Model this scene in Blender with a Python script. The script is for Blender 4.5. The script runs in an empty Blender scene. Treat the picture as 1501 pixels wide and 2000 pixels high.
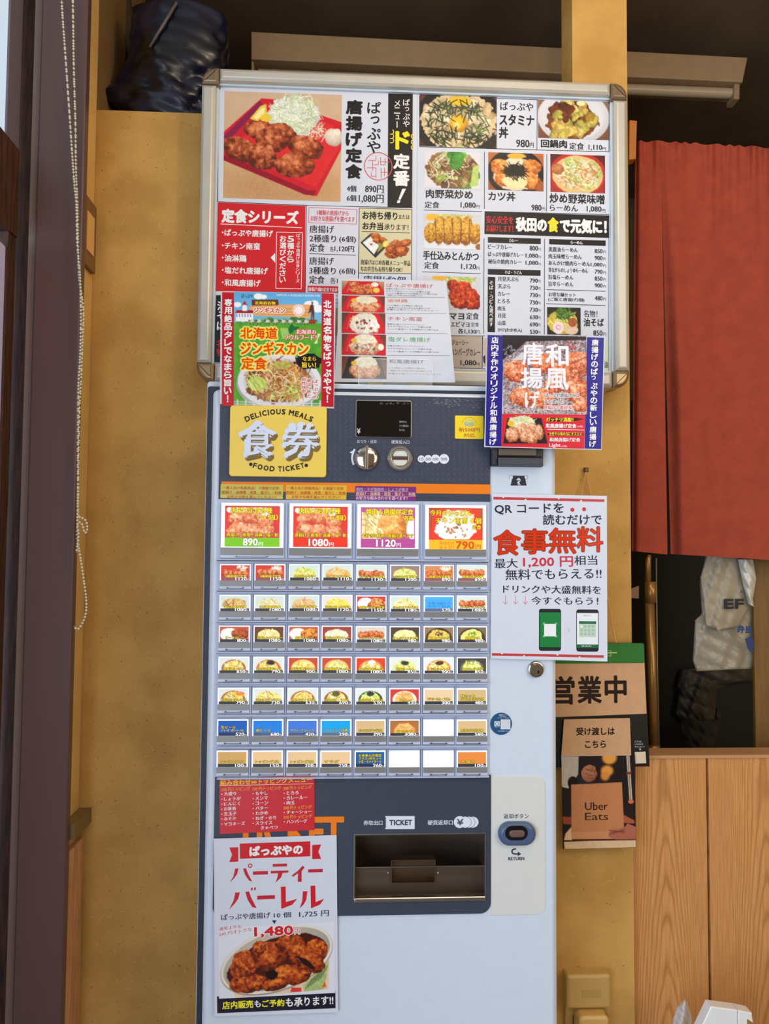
import bpy, bmesh, math, random
import numpy as np
from mathutils import Vector, Matrix

# ------------------------------------------------------------------ camera
W, H, F = 1501, 2000, 1500.0
YAW, PITCH, ROLL = math.radians(2.894), math.radians(2.736), math.radians(0.417)
CAM = np.array([0.0, -1.35, 1.40])
_cy, _sy, _cp, _sp = math.cos(YAW), math.sin(YAW), math.cos(PITCH), math.sin(PITCH)
FW = np.array([_sy*_cp, _cy*_cp, _sp])
_r = np.array([_cy, -_sy, 0.0]); _u = np.cross(_r, FW)
RT = _r*math.cos(ROLL)+_u*math.sin(ROLL)
UP = -_r*math.sin(ROLL)+_u*math.cos(ROLL)
scene = bpy.context.scene
cd = bpy.data.cameras.new('camera'); cam = bpy.data.objects.new('camera', cd)
scene.collection.objects.link(cam); scene.camera = cam
cam.matrix_world = Matrix(((RT[0], UP[0], -FW[0], CAM[0]), (RT[1], UP[1], -FW[1], CAM[1]), (RT[2], UP[2], -FW[2], CAM[2]), (0, 0, 0, 1)))
cd.sensor_fit = 'VERTICAL'; cd.sensor_height = 24.0; cd.lens = F*24.0/H; cd.clip_start = 0.02

# ------------------------------------------------------------------ view, world, lights
vs = scene.view_settings
vs.view_transform = 'Standard'; vs.look = 'None'; vs.gamma = 1.0; vs.use_curve_mapping = False
vs.exposure = -0.08
try:
    scene.cycles.use_denoising = True
except Exception:
    pass
wd = bpy.data.worlds.new('world'); scene.world = wd; wd.use_nodes = True
wd.node_tree.nodes['Background'].inputs[0].default_value = (0.62, 0.80, 1.0, 1)
wd.node_tree.nodes['Background'].inputs[1].default_value = 1.5

def aim(o, tgt):
    d = Vector(tgt)-o.location
    o.rotation_euler = d.to_track_quat('-Z', 'Y').to_euler()
def area(name, loc, tgt, sx, sy, power, col):
    l = bpy.data.lights.new(name, 'AREA'); l.shape = 'RECTANGLE'; l.size = sx; l.size_y = sy
    l.energy = power; l.color = col
    o = bpy.data.objects.new(name, l); o.location = loc; scene.collection.objects.link(o); aim(o, tgt); return o
area('window_daylight', (-1.4, -2.3, 1.05), (0.0, 0.1, 1.0), 2.2, 1.9, 60, (0.70, 0.83, 1.0))
area('ceiling_panel_light', (0.7, -1.6, 2.72), (0.3, 0.1, 1.1), 1.4, 1.0, 12, (1.0, 0.90, 0.78))
area('dining_room_light', (1.55, -1.5, 1.7), (-0.45, 0.15, 1.2), 1.2, 1.2, 14, (1.0, 0.93, 0.84))
pl = bpy.data.lights.new('ceiling_bulb', 'POINT'); pl.energy = 7.5; pl.color = (1.0, 0.78, 0.52); pl.shadow_soft_size = 0.045
po = bpy.data.objects.new('ceiling_bulb', pl); po.location = (0.36, -0.52, 2.45); scene.collection.objects.link(po)

# ------------------------------------------------------------------ helpers
def P(px, py, Y):
    px = np.asarray(px, float); py = np.asarray(py, float)
    d = FW+np.multiply.outer((px-W/2)/F, RT)-np.multiply.outer((py-H/2)/F, UP)
    t = (np.asarray(Y, float)-CAM[1])/d[..., 1]
    return CAM+d*t[..., None] if d.ndim > 1 else CAM+d*t
def Q(p):
    p = np.asarray(p, float)-CAM; d = p@FW
    return (W/2+F*(p@RT)/d, H/2-F*(p@UP)/d)
def XW(px, py, Y): return float(P(px, py, Y)[0])
def ZW(px, py, Y): return float(P(px, py, Y)[2])
def PX_SIZE(Y): return (Y-CAM[1])/F

def lin(c):
    c = np.asarray(c, float)/255.0
    return np.where(c <= 0.04045, c/12.92, ((c+0.055)/1.055)**2.4)
LOC = {}
def link(o, parent=None):
    scene.collection.objects.link(o)
    if parent is not None: o.parent = parent
    return o
def empty(name, loc, label, cat, group=None):
    o = bpy.data.objects.new(name, None); o.empty_display_size = 0.05
    o.location = Vector([float(v) for v in loc]); LOC[o.name] = np.array([float(v) for v in loc]); link(o)
    o['label'] = label; o['category'] = cat
    if group: o['group'] = group
    return o
def tag(o, label, cat, group=None):
    o['label'] = label; o['category'] = cat
    if group: o['group'] = group
    return o
def structure(o): o['kind'] = 'structure'; return o

MATS = {}
def mat(name, col, rough=0.5, metal=0.0, spec=0.5, var=0.0, vscale=30.0, bump=0.0, bscale=60.0, emit=0.0, trans=0.0, alpha=1.0, col2=None, stretch=None, coat=0.0):
    if name in MATS: return MATS[name]
    m = bpy.data.materials.new(name); m.use_nodes = True; nt = m.node_tree; b = nt.nodes['Principled BSDF']
    c = (*[float(v) for v in lin(col)], 1)
    b.inputs['Base Color'].default_value = c; b.inputs['Roughness'].default_value = rough
    b.inputs['Metallic'].default_value = metal; b.inputs['Specular IOR Level'].default_value = spec
    if coat: b.inputs['Coat Weight'].default_value = coat; b.inputs['Coat Roughness'].default_value = 0.08
    if trans: b.inputs['Transmission Weight'].default_value = trans
    if alpha < 1: b.inputs['Alpha'].default_value = alpha
    if emit: b.inputs['Emission Color'].default_value = c; b.inputs['Emission Strength'].default_value = emit
    tc = nt.nodes.new('ShaderNodeTexCoord'); mp = nt.nodes.new('ShaderNodeMapping')
    nt.links.new(tc.outputs['Object'], mp.inputs[0])
    if stretch: mp.inputs['Scale'].default_value = stretch
    n = nt.nodes.new('ShaderNodeTexNoise'); n.inputs['Scale'].default_value = vscale; n.inputs['Detail'].default_value = 5
    nt.links.new(mp.outputs[0], n.inputs['Vector'])
    cr = nt.nodes.new('ShaderNodeValToRGB'); nt.links.new(n.outputs[0], cr.inputs[0])
    v = max(var, 0.015)
    k = lin(col2) if col2 is not None else lin(col)*(1-v)
    cr.color_ramp.elements[0].position = 0.36; cr.color_ramp.elements[1].position = 0.64
    cr.color_ramp.elements[0].color = (*[float(x) for x in k], 1)
    cr.color_ramp.elements[1].color = (*[float(min(x*(1+v*0.5), 1)) for x in lin(col)], 1)
    nt.links.new(cr.outputs[0], b.inputs['Base Color'])
    if bump:
        n2 = nt.nodes.new('ShaderNodeTexNoise'); n2.inputs['Scale'].default_value = bscale; n2.inputs['Detail'].default_value = 3
        nt.links.new(mp.outputs[0], n2.inputs['Vector'])
        bp = nt.nodes.new('ShaderNodeBump'); bp.inputs['Strength'].default_value = bump; bp.inputs['Distance'].default_value = 0.002
        nt.links.new(n2.outputs[0], bp.inputs['Height']); nt.links.new(bp.outputs[0], b.inputs['Normal'])
    MATS[name] = m; return m
def ink_mat(name, rough=0.45, emit=0.0, spec=0.3):
    if name in MATS: return MATS[name]
    m = bpy.data.materials.new(name); m.use_nodes = True; nt = m.node_tree; b = nt.nodes['Principled BSDF']
    a = nt.nodes.new('ShaderNodeAttribute'); a.attribute_name = 'ink'
    nt.links.new(a.outputs['Color'], b.inputs['Base Color']); b.inputs['Roughness'].default_value = rough
    b.inputs['Specular IOR Level'].default_value = spec
    if emit:
        nt.links.new(a.outputs['Color'], b.inputs['Emission Color']); b.inputs['Emission Strength'].default_value = emit
    MATS[name] = m; return m
INK = ink_mat('printed_ink'); GLOSS = ink_mat('laminated_print', rough=0.22, spec=0.4)
BACKLIT = ink_mat('backlit_print', emit=0.32)

def mesh_obj(name, verts, faces, material, parent=None, smooth=False, cols=None, origin=None):
    verts = np.asarray(verts, float)
    if parent is not None: base = LOC[parent.name]
    elif origin is not None: base = np.asarray(origin, float)
    else:
        base = np.array([(verts[:, 0].min()+verts[:, 0].max())/2, (verts[:, 1].min()+verts[:, 1].max())/2, verts[:, 2].min()])
    me = bpy.data.meshes.new(name); me.from_pydata((verts-base).tolist(), [], faces)
    if isinstance(material, (list, tuple)):
        for m in material: me.materials.append(m)
    else: me.materials.append(material)
    if cols is not None:
        at = me.attributes.new('ink', 'FLOAT_COLOR', 'POINT')
        c = np.ones((len(verts), 4)); c[:, :3] = cols; at.data.foreach_set('color', c.ravel())
    if smooth: me.polygons.foreach_set('use_smooth', [True]*len(me.polygons))
    me.update()
    o = bpy.data.objects.new(name, me); link(o, parent)
    if parent is None: o.location = Vector(base.tolist())
    LOC[o.name] = base
    return o
class MB:
    def __init__(s): s.v = []; s.f = []
    def add(s, v, f):
        n = len(s.v); s.v += [tuple(map(float, p)) for p in v]; s.f += [tuple(i+n for i in q) for q in f]; return s
    def box(s, x0, x1, y0, y1, z0, z1, b=0.0):
        if b <= 0:
            v = [(x, y, z) for z in (z0, z1) for y in (y0, y1) for x in (x0, x1)]
            return s.add(v, [(0, 1, 5, 4), (1, 3, 7, 5), (3, 2, 6, 7), (2, 0, 4, 6), (4, 5, 7, 6), (2, 3, 1, 0)])
        return s.prism([(x0+0, z0), (x1, z0), (x1, z1), (x0, z1)], y0, y1, b)
    def prism(s, pts, yf, yb, c=0.0):
        """pts (x,z) counter-clockwise seen from the camera; front at yf"""
        n = len(pts); rings = []
        if c > 0:
            cx = sum(p[0] for p in pts)/n; cz = sum(p[1] for p in pts)/n
            ins = []
            for i in range(n):
                a = Vector(pts[i-1]); p = Vector(pts[i]); b = Vector(pts[(i+1) % n])
                d1 = (p-a).normalized() if (p-a).length > 1e-9 else Vector((1, 0)); d2 = (b-p).normalized() if (b-p).length > 1e-9 else d1
                n1 = Vector((-d1.y, d1.x)); n2 = Vector((-d2.y, d2.x)); m = n1+n2
                m = m/max(m.length, 1e-6); k = c/max(m.dot(n1), 0.4)
                ins.append((p.x+m.x*k, p.y+m.y*k))
            mid = [(pts[i][0]*0.3+ins[i][0]*0.7, pts[i][1]*0.3+ins[i][1]*0.7) for i in range(n)]
            rings = [(ins, yf), (mid, yf+c*0.12), ([(pts[i][0]*0.85+ins[i][0]*0.15, pts[i][1]*0.85+ins[i][1]*0.15) for i in range(n)], yf+c*0.55), (pts, yf+c), (pts, yb)]
        else: rings = [(pts, yf), (pts, yb)]
        v = []; f = [tuple(range(n))]
        for r, y in rings: v += [(p[0], y, p[1]) for p in r]
        for k in range(len(rings)-1):
            for i in range(n):
                j = (i+1) % n; f.append((k*n+i, (k+1)*n+i, (k+1)*n+j, k*n+j))
        f.append(tuple(reversed(range((len(rings)-1)*n, len(rings)*n))))
        return s.add(v, f)
    def lathe(s, cx, cz, prof, seg=28, yaxis=True):
        v = []; f = []
        for r, y in prof:
            for i in range(seg):
                a = 2*math.pi*i/seg; v.append((cx+r*math.cos(a), y, cz+r*math.sin(a)))
        for k in range(len(prof)-1):
            for i in range(seg):
                j = (i+1) % seg; f.append((k*seg+i, k*seg+j, (k+1)*seg+j, (k+1)*seg+i))
        f.append(tuple(reversed(range(seg)))); f.append(tuple(range((len(prof)-1)*seg, len(prof)*seg)))
        return s.add(v, f)
    def tube(s, pts, r, seg=6):
        pts = [np.asarray(p, float) for p in pts]; v = []; f = []; n = len(pts)
        rr = r if hasattr(r, '__len__') else [r]*n
        ref = np.array([0.13, 0.97, 0.21])
        for i, p in enumerate(pts):
            t = pts[min(i+1, n-1)]-pts[max(i-1, 0)]; t = t/max(np.linalg.norm(t), 1e-9)
            a = np.cross(t, ref); a = a/max(np.linalg.norm(a), 1e-6); b = np.cross(t, a)
            for k in range(seg):
                q = 2*math.pi*k/seg; v.append(p+rr[i]*(a*math.cos(q)+b*math.sin(q)))
        for i in range(n-1):
            for k in range(seg):
                j = (k+1) % seg; f.append((i*seg+k, i*seg+j, (i+1)*seg+j, (i+1)*seg+k))
        f.append(tuple(reversed(range(seg)))); f.append(tuple(range((n-1)*seg, n*seg)))
        return s.add(v, f)
    def obj(s, name, m, parent=None, smooth=False, origin=None):
        o = mesh_obj(name, s.v, s.f, m, parent, smooth, origin=origin)
        bm = bmesh.new(); bm.from_mesh(o.data); bmesh.ops.recalc_face_normals(bm, faces=bm.faces); bm.to_mesh(o.data); bm.free()
        return o
def rr(x0, z0, x1, z1, r=0.0, n=6, corners=(1, 1, 1, 1)):
    """rounded rectangle, ccw from lower left; corners ll lr ur ul"""
    out = []
    for k, (cx, cz, a0) in enumerate([(x0, z0, 180), (x1, z0, 270), (x1, z1, 0), (x0, z1, 90)]):
        if r <= 0 or not corners[k]: out.append((cx, cz)); continue
        ox = cx+(r if k in (0, 3) else -r); oz = cz+(r if k in (0, 1) else -r)
        for i in range(n+1):
            a = math.radians(a0+90*i/n); out.append((ox+r*math.cos(a), oz+r*math.sin(a)))
    return out
def prect(px0, py0, px1, py1, Y):
    """world x0,z0,x1,z1 of a pixel rectangle on the plane y=Y"""
    mx, my = (px0+px1)/2, (py0+py1)/2
    return XW(px0, my, Y), ZW(mx, py1, Y), XW(px1, my, Y), ZW(mx, py0, Y)
def slab(name, px0, py0, px1, py1, yf, yb, m, parent=None, r=0.0, c=0.0, corners=(1, 1, 1, 1), smooth=False):
    x0, z0, x1, z1 = prect(px0, py0, px1, py1, yf)
    return MB().prism(rr(x0, z0, x1, z1, r, 6, corners), yf, yb, c).obj(name, m, parent, smooth)
def quad_slab(name, corners, yf, yb, m, parent=None, c=0.0):
    """four pixel corners: ul ur lr ll"""
    ps = [P(x, y, yf) for x, y in (corners[3], corners[2], corners[1], corners[0])]
    return MB().prism([(p[0], p[2]) for p in ps], yf, yb, c).obj(name, m, parent)
def cut(o, x0, x1, y0, y1, z0, z1):
    c = MB().box(x0, x1, y0, y1, z0, z1).obj('cutter', mat('white_plastic', (214, 222, 236)))
    md = o.modifiers.new('b', 'BOOLEAN'); md.operation = 'DIFFERENCE'; md.object = c; md.solver = 'EXACT'
    bpy.context.view_layer.update(); dg = bpy.context.evaluated_depsgraph_get()
    me = bpy.data.meshes.new_from_object(o.evaluated_get(dg)); o.modifiers.clear(); o.data = me
    bpy.data.objects.remove(c)

# ------------------------------------------------------------------ lettering
_tc = bpy.data.curves.new('lettering_source', 'FONT'); _to = bpy.data.objects.new('lettering_source', _tc)
GL = {}
def glyphs(s, off):
    k = (s, off)
    if k in GL: return GL[k]
    _tc.body = s; _tc.offset = off; _tc.resolution_u = 2
    me = bpy.data.meshes.new_from_object(_to)
    n = len(me.vertices); v = np.zeros(n*3); me.vertices.foreach_get('co', v); v = v.reshape(-1, 3)[:, :2].copy()
    f = [tuple(p.vertices) for p in me.polygons]
    bpy.data.meshes.remove(me); GL[k] = (v, f); return GL[k]

class Sheet:
    """flat print gathered in photo pixels and laid on the plane y=Y of the real thing"""
    def __init__(s, parent, Y, tilt=0.0, material=None):
        s.p = parent; s.Y = Y; s.tilt = tilt; s.m = material or INK
        s.L = {'printed_panel': [[], [], []], 'lettering': [[], [], []]}; s.o = (0, 0, 1.0); s.k = 0; s.pk = 0
    def fr(s, ox, oy, sc): s.o = (ox, oy, sc); return s
    def a(s, x, y): return s.o[0]+x*s.o[2], s.o[1]+y*s.o[2]
    def yy(s, py): return s.Y(py) if callable(s.Y) else s.Y
    def axes(s, px, py):
        Y = s.yy(py) if callable(s.Y) else s.Y
        p = P(px, py, Y); e = 0.01; c, n = math.cos(s.tilt), math.sin(s.tilt)
        u = np.array(Q(p+np.array([c, 0, n])*e))-np.array([px, py]); v = np.array(Q(p+np.array([n, 0, -c])*e))-np.array([px, py])
        return u/abs(u[0]), v/abs(v[1])
    def push(s, layer, xy, h, faces, col):
        if callable(s.Y): Y = np.array([s.Y(q) for q in xy[:, 1]])-h
        else: Y = np.full(len(xy), s.Y-h)
        w = P(xy[:, 0], xy[:, 1], Y); V, Fc, C = s.L[layer]
        n = sum(len(q) for q in V); V.append(w); Fc.extend([tuple(i+n for i in f) for f in faces])
        C.append(np.tile(lin(col), (len(w), 1)))
    def local(s, cx, cy, pts, rot=0.0):
        u, v = s.axes(cx, cy); c, n = math.cos(rot), math.sin(rot); pts = np.asarray(pts, float)
        X = pts[:, 0]*c-pts[:, 1]*n; Yp = pts[:, 0]*n+pts[:, 1]*c
        return np.array([cx, cy])+np.outer(X, u)+np.outer(Yp, v)
    def rect(s, x0, y0, x1, y1, col, rot=0.0, lay=None):
        (X0, Y0), (X1, Y1) = s.a(x0, y0), s.a(x1, y1); cx, cy = (X0+X1)/2, (Y0+Y1)/2; w, h = (X1-X0)/2, (Y1-Y0)/2
        s.pk += 0 if lay else 1; n = 1 if not callable(s.Y) else max(1, int(abs(h)/4))
        pts = []; fs = []
        for i in range(n+1):
            q = -h+2*h*i/n; pts += [(-w, q), (w, q)]
            if i: fs.append((2*i-2, 2*i, 2*i+1, 2*i-1))
        s.push('printed_panel', s.local(cx, cy, pts, rot), lay or (0.00006+s.pk*0.0000022), fs, col); return s
    def box(s, x0, y0, x1, y1, col, t=1.0):
        t = t/s.o[2]
        s.rect(x0, y0, x1, y0+t, col); s.rect(x0, y1-t, x1, y1, col); s.rect(x0, y0, x0+t, y1, col); s.rect(x1-t, y0, x1, y1, col); return s
    def poly(s, pts, col, layer='printed_panel', h=None):
        xy = np.array([s.a(*p) for p in pts]); s.pk += 1
        s.push(layer, xy, h or (0.00006+s.pk*0.0000022), [tuple(reversed(range(len(xy))))], col); return s
    def disc(s, x, y, rx, col, ry=None, n=24, layer='printed_panel', h=None):
        ry = ry or rx; X, Y = s.a(x, y); rx, ry = rx*s.o[2], ry*s.o[2]; s.pk += 1
        s.push(layer, s.local(X, Y, [(rx*math.cos(2*math.pi*i/n), ry*math.sin(2*math.pi*i/n)) for i in range(n)]), h or (0.00006+s.pk*0.0000022), [tuple(reversed(range(n)))], col); return s
    def ring(s, x, y, r, w, col, n=32, a0=0, a1=360):
        X, Y = s.a(x, y); r, w = r*s.o[2], w*s.o[2]; s.pk += 1; pts = []; fs = []
        for i in range(n+1):
            a = math.radians(a0+(a1-a0)*i/n)
            pts += [((r-w/2)*math.cos(a), (r-w/2)*math.sin(a)), ((r+w/2)*math.cos(a), (r+w/2)*math.sin(a))]
            if i: fs.append((2*i-2, 2*i-1, 2*i+1, 2*i))
        s.push('printed_panel', s.local(X, Y, pts), 0.00006+s.pk*0.0000022, fs, col); return s
    def line(s, pts, w, col, closed=False):
        q = [np.array(s.a(*p)) for p in pts]
        if closed: q.append(q[0])
        for a, b in zip(q[:-1], q[1:]):
            d = b-a; L = np.linalg.norm(d)
            if L < 1e-6: continue
            n = np.array([-d[1], d[0]])/L*w/2; s.pk += 1
            s.push('printed_panel', np.array([a+n, a-n, b-n, b+n]), 0.00006+s.pk*0.0000022, [(0, 1, 2, 3)], col)
        return s
    def _put(s, v, f, X0, Y0, X1, Y1, col, rot, h, grow, shx=0.0, shy=0.0):
        mn, mx = v.min(0), v.max(0); d = np.maximum(mx-mn, 1e-3)
        cx, cy = (X0+X1)/2, (Y0+Y1)/2; w, hh = (X1-X0)+grow*2, (Y1-Y0)+grow*2
        q = np.empty_like(v); q[:, 0] = ((v[:, 0]-mn[0])/d[0]-0.5)*w+shx; q[:, 1] = -((v[:, 1]-mn[1])/d[1]-0.5)*hh+shy
        s.push('lettering', s.local(cx, cy, q, rot), h, f, col)
    def T(s, t, x0, y0, x1, y1, col=(25, 22, 25), b=0.012, ol=None, rot=0.0, v=False, ser=0.0, sh=None):
        """text stretched into a box; b = stroke gain, ol = [(colour, px), ...] outlines, v = vertical, ser = heavier uprights"""
        (X0, Y0), (X1, Y1) = s.a(x0, y0), s.a(x1, y1); s.k += 1; rot = math.radians(rot)
        items = []
        if v:
            u_, v_ = s.axes((X0+X1)/2, (Y0+Y1)/2); n = len(t); st = (Y1-Y0)/n; cx0 = (X0+X1)/2; cy0 = (Y0+Y1)/2; wd_ = X1-X0
            for i, ch in enumerate(t):
                if ch in ' 　': continue
                yc = (Y0+st*(i+0.5)-cy0); cw = wd_; chh = st*0.92; dx = 0
                if ch in 'っょゅャュョィッ': cw *= .66; chh *= .66; dx = wd_*.08; yc -= st*.05
                if ch in '・': cw *= .22; chh *= .2
                if ch in '！!': cw *= .2
                if ch in 'ー': cw *= .16
                items.append((ch, cx0+dx+u_[0]*0+v_[0]*yc, cy0+v_[1]*yc, cw, chh))
        hpx = abs(Y1-Y0) if not v else abs(X1-X0)
        bp = b*hpx; hb = 0.00042+0.000002*(s.k % 12)
        if v: parts = [(ch, cx, cy, cw, chh) for ch, cx, cy, cw, chh in items]
        else: parts = [(t, (X0+X1)/2, (Y0+Y1)/2, X1-X0, Y1-Y0)]
        def lay(colr, h, rad, n_, sx=0.0, sy=0.0, ph=0.0, core=True):
            offs = ([(0, 0)] if core else [])+[(rad*math.cos(ph+6.28319*k/n_), rad*math.sin(ph+6.28319*k/n_)) for k in range(n_)]
            for ch, cx, cy, cw, chh in parts:
                vv, ff = glyphs('|' if (v and ch == 'ー') else ch, 0.0)
                if not len(vv): continue
                bb = min(bp, cw*.2, chh*.2)
                for k, (ox, oy) in enumerate(offs):
                    s._put(vv, ff, cx-cw/2+bb, cy-chh/2+bb, cx+cw/2-bb, cy+chh/2-bb, colr, rot, h+0.0000012*k, 0, ox+sx, oy+sy)
        n = 0
        for c_, wpx in (ol or []):
            lay(c_, hb-0.00006+0.00002*n, bp+wpx, 8, core=False); n += 1
        if sh: lay(sh[0], hb-0.00006, bp, 6, sh[1], sh[2])
        if bp > 2.2: lay(col, hb, bp, 20); lay(col, hb+.00003, bp*.5, 8)
        elif bp > 0.9: lay(col, hb, bp, 8)
        elif bp > 0.35: lay(col, hb, bp, 4, ph=.785, core=False)
        elif bp > 0.1: lay(col, hb, bp, 2, core=False)
        else: lay(col, hb, 0, 0)
        if ser: lay(col, hb+0.00002, ser*.6, 2, core=False)
        return s
    def done(s, names=None):
        out = []
        for k, (V, Fc, C) in s.L.items():
            if V: out.append(mesh_obj((names or {}).get(k, k), np.vstack(V), Fc, s.m, s.p, cols=np.vstack(C)))
        return out

# ------------------------------------------------------------------ printed food photographs (procedural colour on a fine grid)
class Pic:
    def __init__(s, sh, x0, y0, x1, y1, step=1.3, bg=(200, 180, 150), seed=1):
        s.sh = sh; (s.x0, s.y0), (s.x1, s.y1) = sh.a(x0, y0), sh.a(x1, y1); s.sc = sh.o[2]; s.ox, s.oy = sh.o[0], sh.o[1]
        s.nx = max(3, int((s.x1-s.x0)/step)+1); s.ny = max(3, int((s.y1-s.y0)/step)+1)
        s.X, s.Y = np.meshgrid(np.linspace(s.x0, s.x1, s.nx), np.linspace(s.y0, s.y1, s.ny))
        s.c = np.ones((s.ny, s.nx, 3))*np.array(bg, float); s.r = np.random.RandomState(seed); s.st = step
    def n(s, scale, octv=3):
        out = np.zeros_like(s.X); amp = 1; tot = 0
        for o in range(octv):
            g = s.r.rand(64, 64); fx = (s.X/scale*(2**o)+s.r.rand()*50) % 63; fy = (s.Y/scale*(2**o)+s.r.rand()*50) % 63
            ix = fx.astype(int); iy = fy.astype(int); tx = fx-ix; ty = fy-iy; tx = tx*tx*(3-2*tx); ty = ty*ty*(3-2*ty)
            a = g[iy, ix]*(1-tx)+g[iy, (ix+1) % 64]*tx; b = g[(iy+1) % 64, ix]*(1-tx)+g[(iy+1) % 64, (ix+1) % 64]*tx
            out += amp*(a*(1-ty)+b*ty); tot += amp; amp *= 0.55
        return out/tot
    def mixin(s, m, col): s.c = s.c*(1-m[..., None])+np.asarray(col, float)*m[..., None] if np.ndim(col) == 1 else s.c*(1-m[..., None])+col*m[..., None]; return s
    def grad(s, top, bot, tex=0.06):
        t = (s.Y-s.y0)/(s.y1-s.y0); c = np.multiply.outer(1-t, np.array(top, float))+np.multiply.outer(t, np.array(bot, float))
        s.c = c*(1+tex*(s.n(12)-0.5))[..., None]; return s
    def ab(s, x, y): return s.ox+x*s.sc, s.oy+y*s.sc
    def ell(s, x, y, rx, ry, col, rot=0, edge=0.0, tex=0.0, shade=0.0, es=9, soft=1.0, absr=False, ts=4):
        cx, cy = s.ab(x, y); rx *= s.sc; ry *= s.sc; c, n = math.cos(math.radians(rot)), math.sin(math.radians(rot))
        dx, dy = s.X-cx, s.Y-cy; u = (dx*c+dy*n)/rx; v = (-dx*n+dy*c)/ry; r = np.sqrt(u*u+v*v)
        if edge: r = r*(1+edge*(s.n(es)-0.5)*2)
        m = np.clip((1-r)*min(rx, ry)/(soft*s.st)+0.5, 0, 1)
        k = 1-shade*r*r*0.6-shade*0.5*(v*0.8+u*0.3)
        if tex: k = k*(1+tex*2*(s.n(ts, 3)-0.5))
        col = np.clip(np.multiply.outer(k, np.array(col, float)), 0, 255)
        return s.mixin(m, col)
    def poly(s, pts, col, tex=0.0, ts=6):
        pts = [s.ab(*p) for p in pts]; ins = np.zeros_like(s.X, bool); d = np.full_like(s.X, 1e9); n = len(pts)
        for i in range(n):
            x1, y1 = pts[i]; x2, y2 = pts[(i+1) % n]
            if y1 != y2:
                cr = ((s.Y < y1) != (s.Y < y2)) & (s.X < (x2-x1)*(s.Y-y1)/(y2-y1)+x1); ins ^= cr
            L = max((x2-x1)**2+(y2-y1)**2, 1e-9); t = np.clip(((s.X-x1)*(x2-x1)+(s.Y-y1)*(y2-y1))/L, 0, 1)
            d = np.minimum(d, np.hypot(s.X-x1-t*(x2-x1), s.Y-y1-t*(y2-y1)))
        m = np.clip(np.where(ins, d, -d)/s.st+0.5, 0, 1); c = np.array(col, float)
        if tex: c = np.multiply.outer(1+tex*2*(s.n(ts)-0.5), c)
        return s.mixin(m, c)
    def seg(s, x1, y1, x2, y2, w, col, al=1.0):
        t = np.clip(((s.X-x1)*(x2-x1)+(s.Y-y1)*(y2-y1))/max((x2-x1)**2+(y2-y1)**2, 1e-6), 0, 1)
        d = np.hypot(s.X-x1-t*(x2-x1), s.Y-y1-t*(y2-y1)); s.mixin(np.clip((w/2-d)/s.st+0.5, 0, 1)*al, np.array(col, float))
    def strands(s, x, y, rx, ry, n, ln, w, cols, ang=None, spread=180, curve=0.6, al=0.9):
        for i in range(n):
            r = math.sqrt(s.r.rand()); a = s.r.rand()*6.283; px, py = s.ab(x+rx*r*math.cos(a), y+ry*r*math.sin(a))
            th = math.radians((ang if ang is not None else s.r.rand()*180)+(s.r.rand()-0.5)*spread); c = np.array(cols[s.r.randint(len(cols))], float)*(0.85+0.3*s.r.rand())
            L = ln*s.sc*(0.6+0.8*s.r.rand()); k = (s.r.rand()-0.5)*2*curve; m = 4; pp = (px-L/2*math.cos(th), py-L/2*math.sin(th))
            win = (abs(s.X[0]-px) < L+w+2); wiy = (abs(s.Y[:, 0]-py) < L+w+2)
            ix = np.where(win)[0]; iy = np.where(wiy)[0]
            if len(ix) < 2 or len(iy) < 2: continue
            sl = (slice(iy[0], iy[-1]+1), slice(ix[0], ix[-1]+1)); X, Y, C = s.X, s.Y, s.c
            s.X, s.Y = X[sl], Y[sl]; s.c = C[sl]
            for q in range(m):
                t2 = th+k*(q/m-0.5)*2; nx_, ny_ = pp[0]+L/m*math.cos(t2), pp[1]+L/m*math.sin(t2)
                s.seg(pp[0], pp[1], nx_, ny_, w, np.clip(c, 0, 255), al); pp = (nx_, ny_)
            C[sl] = s.c; s.X, s.Y, s.c = X, Y, C
        return s
    def fried(s, x, y, rx, ry, rot=0, base=(168, 72, 30), hi=(226, 138, 76), lo=(92, 30, 14), edge=0.22, ts=None):
        cx, cy = s.ab(x, y); RX, RY = rx*s.sc, ry*s.sc; c, n = math.cos(math.radians(rot)), math.sin(math.radians(rot))
        dx, dy = s.X-cx, s.Y-cy; u = (dx*c+dy*n)/RX; v = (-dx*n+dy*c)/RY; r = np.sqrt(u*u+v*v)*(1+edge*2*(s.n(max(RX*0.35, 2.2))-0.5))
        m = np.clip((1-r)*min(RX, RY)/s.st+0.5, 0, 1)
        ts = ts or max(RX*0.24, 2.4); f1 = s.n(ts, 3); rid = 1-np.abs(2*s.n(ts*1.2, 2)-1)
        t = np.clip(0.62+1.25*(f1-0.5)+0.55*(rid-0.75)-0.40*r*r-0.30*(v+0.4*u), 0, 1)
        base, hi, lo = [np.array(q, float) for q in (base, hi, lo)]
        col = np.where((t < 0.5)[..., None], lo+(base-lo)*(t*2)[..., None], base+(hi-base)*((t-0.5)*2)[..., None])
        return s.mixin(m, col)
    def bits(s, x, y, rx, ry, n, r0, cols, tex=0.25):
        for i in range(n):
            r = math.sqrt(s.r.rand()); a = s.r.rand()*6.283; q = r0*(0.6+0.8*s.r.rand())
            s.ell(x+rx*r*math.cos(a), y+ry*r*math.sin(a), q, q*(0.5+0.5*s.r.rand()), cols[s.r.randint(len(cols))], rot=s.r.rand()*180, edge=0.3, tex=tex, shade=0.3, es=max(q*s.sc*0.6, 1.5))
        return s
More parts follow.
